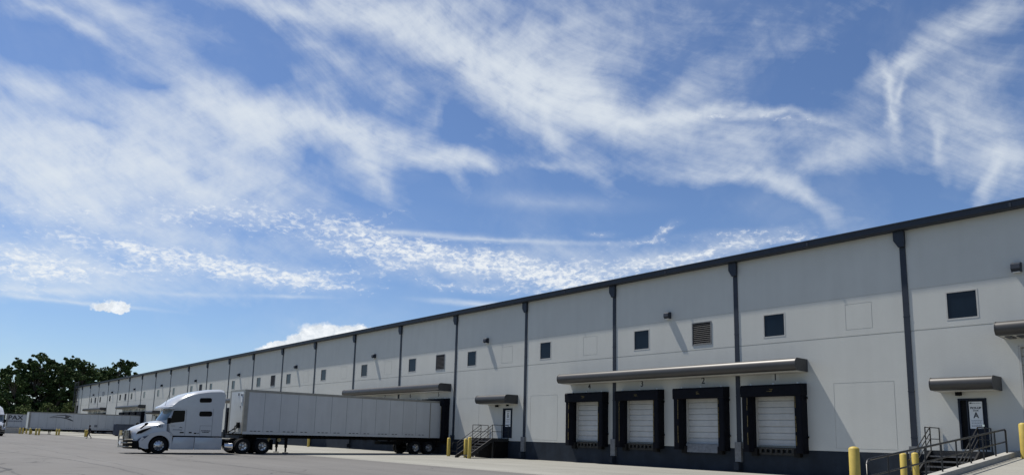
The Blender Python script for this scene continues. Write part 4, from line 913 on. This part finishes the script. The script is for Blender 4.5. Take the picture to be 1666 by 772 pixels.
    # visor strip, chassis, fifth wheel
    P(MB().box(-.48, -.36, 16.4 - Y0, 20.1 - Y0, .62, .9).box(.36, .48, 16.4 - Y0, 20.1 - Y0, .62, .9).box(-1., 1., 16.7 - Y0, 16.8 - Y0, .55, .75).box(-.5, .5, 18.2 - Y0, 19.4 - Y0, .91, 1.02).tube([(-.9, 18.05 - Y0, .53), (.9, 18.05 - Y0, .53)], .1, 8).tube([(-.9, 19.43 - Y0, .53), (.9, 19.43 - Y0, .53)], .1, 8), 'chassis', BLK)
    P(MB().box(-.35, .35, 18.3 - Y0, 19.3 - Y0, 1.03, 1.2), 'fifth_wheel', BLK)
    P(MB().box(-1.1, 1.1, 16.62 - Y0, 17.2 - Y0, 1.0, 1.06), 'deck_plate', CHR)
    P(MB().box(-.55, .55, 16.56 - Y0, 16.6 - Y0, 1.3, 2.7), 'rear_panel', BLK)
    P(MB().tube([(.8, 12.9 - Y0, 2.9), (.8, 13.2 - Y0, 4.1)], .012, 5), 'aerial', BLK)
    # lettering
    a = text('unit_number', '141', .24, INK, (1.215, 12.62 - Y0, 1.735), FACE_X, root, sx=1.15, bold=.002, thick=.01)
    a.location.x = 1.308
    lo = MB(); X = 1.303
    pts_t = [(13.78, 1.66), (13.84, 1.72), (13.88, 1.74), (13.96, 1.70), (14.02, 1.66)]; pts_b = [(13.78, 1.65), (13.84, 1.68), (13.88, 1.69), (13.96, 1.665), (14.02, 1.65)]
    lo.add([(X, y - Y0, z) for y, z in pts_t + pts_b], [(i, i + 1, i + 6, i + 5) for i in range(4)])
    P(lo, 'door_emblem', INK, fixn=False)
    # lettering too small to read in the photograph: rows of worn strokes
    def strokes(n_, m_, y0_, y1_, z, h, seed, gap=.012):
        rnd = random.Random(seed); mb_ = MB(); y = y0_
        while y < y1_:
            w_ = min(rnd.uniform(.02, .05), y1_ - y); mb_.box(X - .002, X + .003, y - Y0, y + w_ - Y0, z, z + h * rnd.uniform(.8, 1.)); y += w_ + gap
        P(mb_, n_, m_)
    strokes('door_lettering', INKG, 13.42, 14.0, 1.51, .07, 1); strokes('door_lettering', INKG, 13.32, 13.55, 1.77, .035, 2)
    strokes('side_lettering', INK, 15.18, 15.78, 1.49, .065, 3); strokes('side_lettering', INK, 15.26, 15.70, 1.39, .065, 4)
    return root
WIND = mat('windscreen_glass', (.10, .14, .15), .05, var=.3, scale=2, spec=.8)
GLASSB = mat('cab_side_glass', (.002, .002, .003), .1, var=.1, spec=.12)
GRILL = mat('grille_dark', (.03, .03, .035), .4)
tr = tractor('truck_tractor', 'white sleeper tractor truck with bull bar, number 141 on its hood')
tr.location = (-50.42, 12.68, 0)
tr2 = copy_tree(tr); tr2.location = (-121.2, 9.75, 0); tr2.rotation_euler = (0, 0, R(97))
tag(tr2, 'distant white sleeper truck facing this way, cut by the left edge of the picture', 'truck')

# ---------------------------------------------------------------- other yard things
bx = empty('steel_container', (-144, 31.6, 0), label='low dark blue steel container beside the distant swoosh trailer', cat='container')
mb = MB().box(-.9, .9, -2.1, 2.3, .15, 2.05); mb.build('body', BLUES, bx, bevel=.03)
mb = MB()
for k in range(8): mb.box(.9, .98, -2.0 + k * .57, -1.9 + k * .57, .2, 2.0)
for k in range(4): mb.box(-.8 + k * .5, -.7 + k * .5, -2.16, -2.1, .2, 2.0)
mb.build('rib', BLUES, bx)
mb = MB().box(-.95, .98, -2.15, 2.35, 2.051, 2.15); mb.build('rim', BLUES, bx)
mb = MB().box(-.9, .9, -1.8, -1.6, 0, .149).box(-.9, .9, 1.7, 1.9, 0, .149); mb.build('skid', BLK, bx)
cb = MB().prism([(-1.4, 0), (1.4, 0), (1.25, 1.0), (-1.25, 1.0)], 'x', -.6, .6).build('concrete_block', CONC, bevel=.04); cb.location = (-160, 16.0, 0)
tag(cb, 'grey concrete block on the ground under the trailer lettered PAX', 'block')
# stairs beside the far group
# person -------------------------------------------------------------------------
def person(x, y, rz_, label):
    root = empty('person', (x, y, 0), rz_, label, 'person')
    V_ = {'pel': (0, 0, .95, .135), 'wai': (0, 0, 1.10, .125), 'che': (0, .0, 1.32, .15), 'nek': (0, 0, 1.47, .06), 'hea': (0, -.01, 1.58, .08), 'top': (0, -.01, 1.68, .085),
          'hl': (-.09, 0, .9, .095), 'kl': (-.10, -.16, .52, .065), 'al': (-.10, -.20, .09, .045), 'tl': (-.10, -.36, .05, .04),
          'hr': (.09, 0, .9, .095), 'kr': (.10, .06, .50, .065), 'ar': (.10, .34, .14, .045), 'tr': (.10, .24, .03, .04),
          'sl': (-.2, 0, 1.39, .065), 'el': (-.26, .14, 1.14, .045), 'wl': (-.25, .10, .90, .035), 'fl': (-.25, .07, .82, .032),
          'sr': (.2, 0, 1.39, .065), 'er': (.26, -.06, 1.12, .045), 'wr': (.24, -.24, .98, .035), 'fr': (.24, -.30, .94, .032)}
    Ed = [('pel', 'wai'), ('wai', 'che'), ('che', 'nek'), ('nek', 'hea'), ('hea', 'top'), ('pel', 'hl'), ('hl', 'kl'), ('kl', 'al'), ('al', 'tl'), ('pel', 'hr'), ('hr', 'kr'), ('kr', 'ar'), ('ar', 'tr'),
          ('che', 'sl'), ('sl', 'el'), ('el', 'wl'), ('wl', 'fl'), ('che', 'sr'), ('sr', 'er'), ('er', 'wr'), ('wr', 'fr')]
    ks = list(V_); me = bpy.data.meshes.new('body'); me.from_pydata([V_[k][:3] for k in ks], [(ks.index(a), ks.index(b)) for a, b in Ed], [])
    o = bpy.data.objects.new('body', me); col.objects.link(o)
    md = o.modifiers.new('skin', 'SKIN'); 
    for i, k in enumerate(ks): me.skin_vertices[0].data[i].radius = (V_[k][3], V_[k][3])
    me.skin_vertices[0].data[0].use_root = True
    sb = o.modifiers.new('sub', 'SUBSURF'); sb.levels = 1; sb.render_levels = 1
    dg = bpy.context.evaluated_depsgraph_get(); m2 = bpy.data.meshes.new_from_object(o.evaluated_get(dg)); bpy.data.objects.remove(o)
    m2.materials.clear(); m2.materials.append(CLOTH); m2.materials.append(SKIN)
    for p in m2.polygons:
        p.use_smooth = True; c = p.center
        if c.z > 1.45 or (c.z < .99 and abs(c.x) > .2 and c.z > .78): p.material_index = 1
    b = bpy.data.objects.new('body', m2); col.objects.link(b); b.parent = root
    h = MB(); n = 12; vs = []; fs = []
    for i, (z, r) in enumerate(((1.60, .105), (1.66, .115), (1.72, .105), (1.77, .07), (1.79, .001))): vs += [(r * math.cos(2 * math.pi * k / n), .01 + r * math.sin(2 * math.pi * k / n), z) for k in range(n)]
    for i in range(4):
        for k in range(n): fs.append((i * n + k, i * n + (k + 1) % n, (i + 1) * n + (k + 1) % n, (i + 1) * n + k))
    h.add(vs, fs).build('hair', BLK, root, smooth=True)
    return root
person(-106.5, 18.9, R(-20), 'person in dark clothes walking across the yard by the distant trailer')

# ---------------------------------------------------------------- trees
def tree(i, x, y, h, w, mi, label, seed, low=.12, leaves=5200):
    rnd = random.Random(seed); root = empty('tree' if h > 9 else 'shrub', (x, y, 0), label=label, cat='tree' if h > 9 else 'shrub', group='broadleaf trees beyond the far end of the warehouse' if h > 9 else 'shrubs under the far trees')
    tk = MB(); top = h * .62; pts = [(rnd.uniform(-.3, .3) * k, rnd.uniform(-.3, .3) * k, top * k / 4) for k in range(5)]
    r0 = h * .018; tk.tube(pts, [r0 * (1.25 - k * .22) for k in range(5)], 8)
    clumps = []
    nc = int(24 + w * 3.2)
    for k in range(nc):
        u = rnd.uniform(low, 1) ; env = math.sin(math.pi * min(1, max(0.08, (u - low) / (1 - low) * .86 + .14))) ** .55
        a = rnd.uniform(0, 2 * math.pi); rr_ = env * w / 2 * math.sqrt(rnd.uniform(.12, 1)) * .92
        cz = h * u * .93; cr = rnd.uniform(.09, .17) * w * (1.15 - .35 * u); clumps.append((rr_ * math.cos(a), rr_ * math.sin(a), cz, cr))
    for (cx, cy, cz, cr) in clumps[::2]:
        b = min(4, max(1, int(cz / h * 5))); p0 = Vector(pts[min(4, b)]); p0.z = min(p0.z, cz * .8)
        tk.tube([p0, (p0 + Vector((cx, cy, cz))) / 2 + Vector((0, 0, .4)), (cx, cy, cz)], [r0 * .38, r0 * .25, r0 * .1], 5)
    tk.build('trunk', BARK, root, smooth=True)
    cr_ = MB(); tot = sum(c[3] ** 2 for c in clumps); V = cr_.v; F = cr_.f
    for (cx, cy, cz, cr) in clumps:
        n = int(leaves * cr ** 2 / tot)
        # twiggy sub-clumps keep the outline ragged
        subs = [(rnd.gauss(0, .5) * cr, rnd.gauss(0, .5) * cr, rnd.gauss(0, .42) * cr, cr * rnd.uniform(.22, .5)) for _ in range(9)]
        for q in range(n):
            sx, sy, sz, sr = subs[q % 9]
            d = Vector((rnd.gauss(0, 1), rnd.gauss(0, 1), rnd.gauss(0, 1))); d.normalize(); rad = sr * rnd.uniform(.35, 1.12) ** .6
            p = Vector((cx + sx, cy + sy, cz + sz)) + Vector((d.x, d.y, d.z * .75)) * rad
            if p.z < .3: continue
            s = rnd.uniform(.2, .42) if h > 9 else rnd.uniform(.14, .26)
            nrm = (d + Vector((rnd.gauss(0, .6), rnd.gauss(0, .6), rnd.gauss(.3, .6)))).normalized(); t = nrm.cross(Vector((rnd.gauss(0, 1), rnd.gauss(0, 1), rnd.gauss(0, 1)))).normalized(); b = nrm.cross(t)
            o = len(V); V += [tuple(p + t * s), tuple(p + b * s * .7), tuple(p - t * s), tuple(p - b * s * .7)]; F.append((o, o + 1, o + 2, o + 3))
    cr_.build('crown', LEAVES[mi], root, fixn=False)
    return root
TREES = [(-250, 18.5, 15.2, 9, 1, 'lower green tree at the left edge, leftmost of the row'), (-262, 22.3, 18.0, 9, 0, 'dark tree second from the left edge, behind its neighbours'),
  (-240, 23.1, 19.5, 8.5, 1, 'front tree with a ragged left side hanging over the white truck'), (-250, 27.2, 21.2, 8, 0, 'dark tree between the ragged left tree and the tallest one'),
  (-246, 29.4, 23.2, 8.5, 1, 'tallest rounded tree standing over the swoosh trailer'), (-256, 33.5, 21.9, 9, 0, 'dark tree just right of the tallest one'),
  (-244, 34.3, 20.4, 8.5, 0, 'dense dark tree above the middle of the swoosh trailer'), (-256, 38.7, 21.8, 8, 1, 'tree with two small peaks, left of the roof ladder'),
  (-246, 39.6, 20.3, 9, 0, 'dark tree directly left of the roof ladder'), (-258, 44.9, 20.6, 9, 0, 'tree rising just behind the far end of the warehouse roof'),
  (-266, 49.4, 19.6, 9, 1, 'low crown in the dip behind the warehouse roof'), (-262, 52.9, 23.0, 7.5, 0, 'separate open crown right of the dip behind the roof'),
  (-272, 57.8, 23.4, 8, 0, 'open crown at the right end of the row, next to the last small one'), (-275, 61.5, 20.0, 5, 0, 'small last crown peeping over the warehouse roof')]
for i, (x, y, h, w, mi, lb) in enumerate(TREES): tree(i, x, y, h * (1.03 if i < 7 else 1.10), w * (1.1 if i < 7 else 1.35), mi, lb, 100 + i, leaves=15000 if w > 6 else 7000)
for i, (x, y, h, w, lb) in enumerate([(-232, 19.5, 6.5, 5, 'pale shrub between the white truck and the PAX trailer'), (-228, 24.5, 7.5, 6, 'pale shrub behind the PAX trailer'), (-230, 30.5, 8.0, 6, 'yellowish shrub above the front of the swoosh trailer'), (-228, 35.5, 8.5, 6, 'yellowish shrub below the roof ladder'), (-270, 13, 8.8, 9, 'low bushy growth at the far left edge')]):
    tree(i, x, y, h, w, 2, lb, 300 + i, low=.02, leaves=3500)
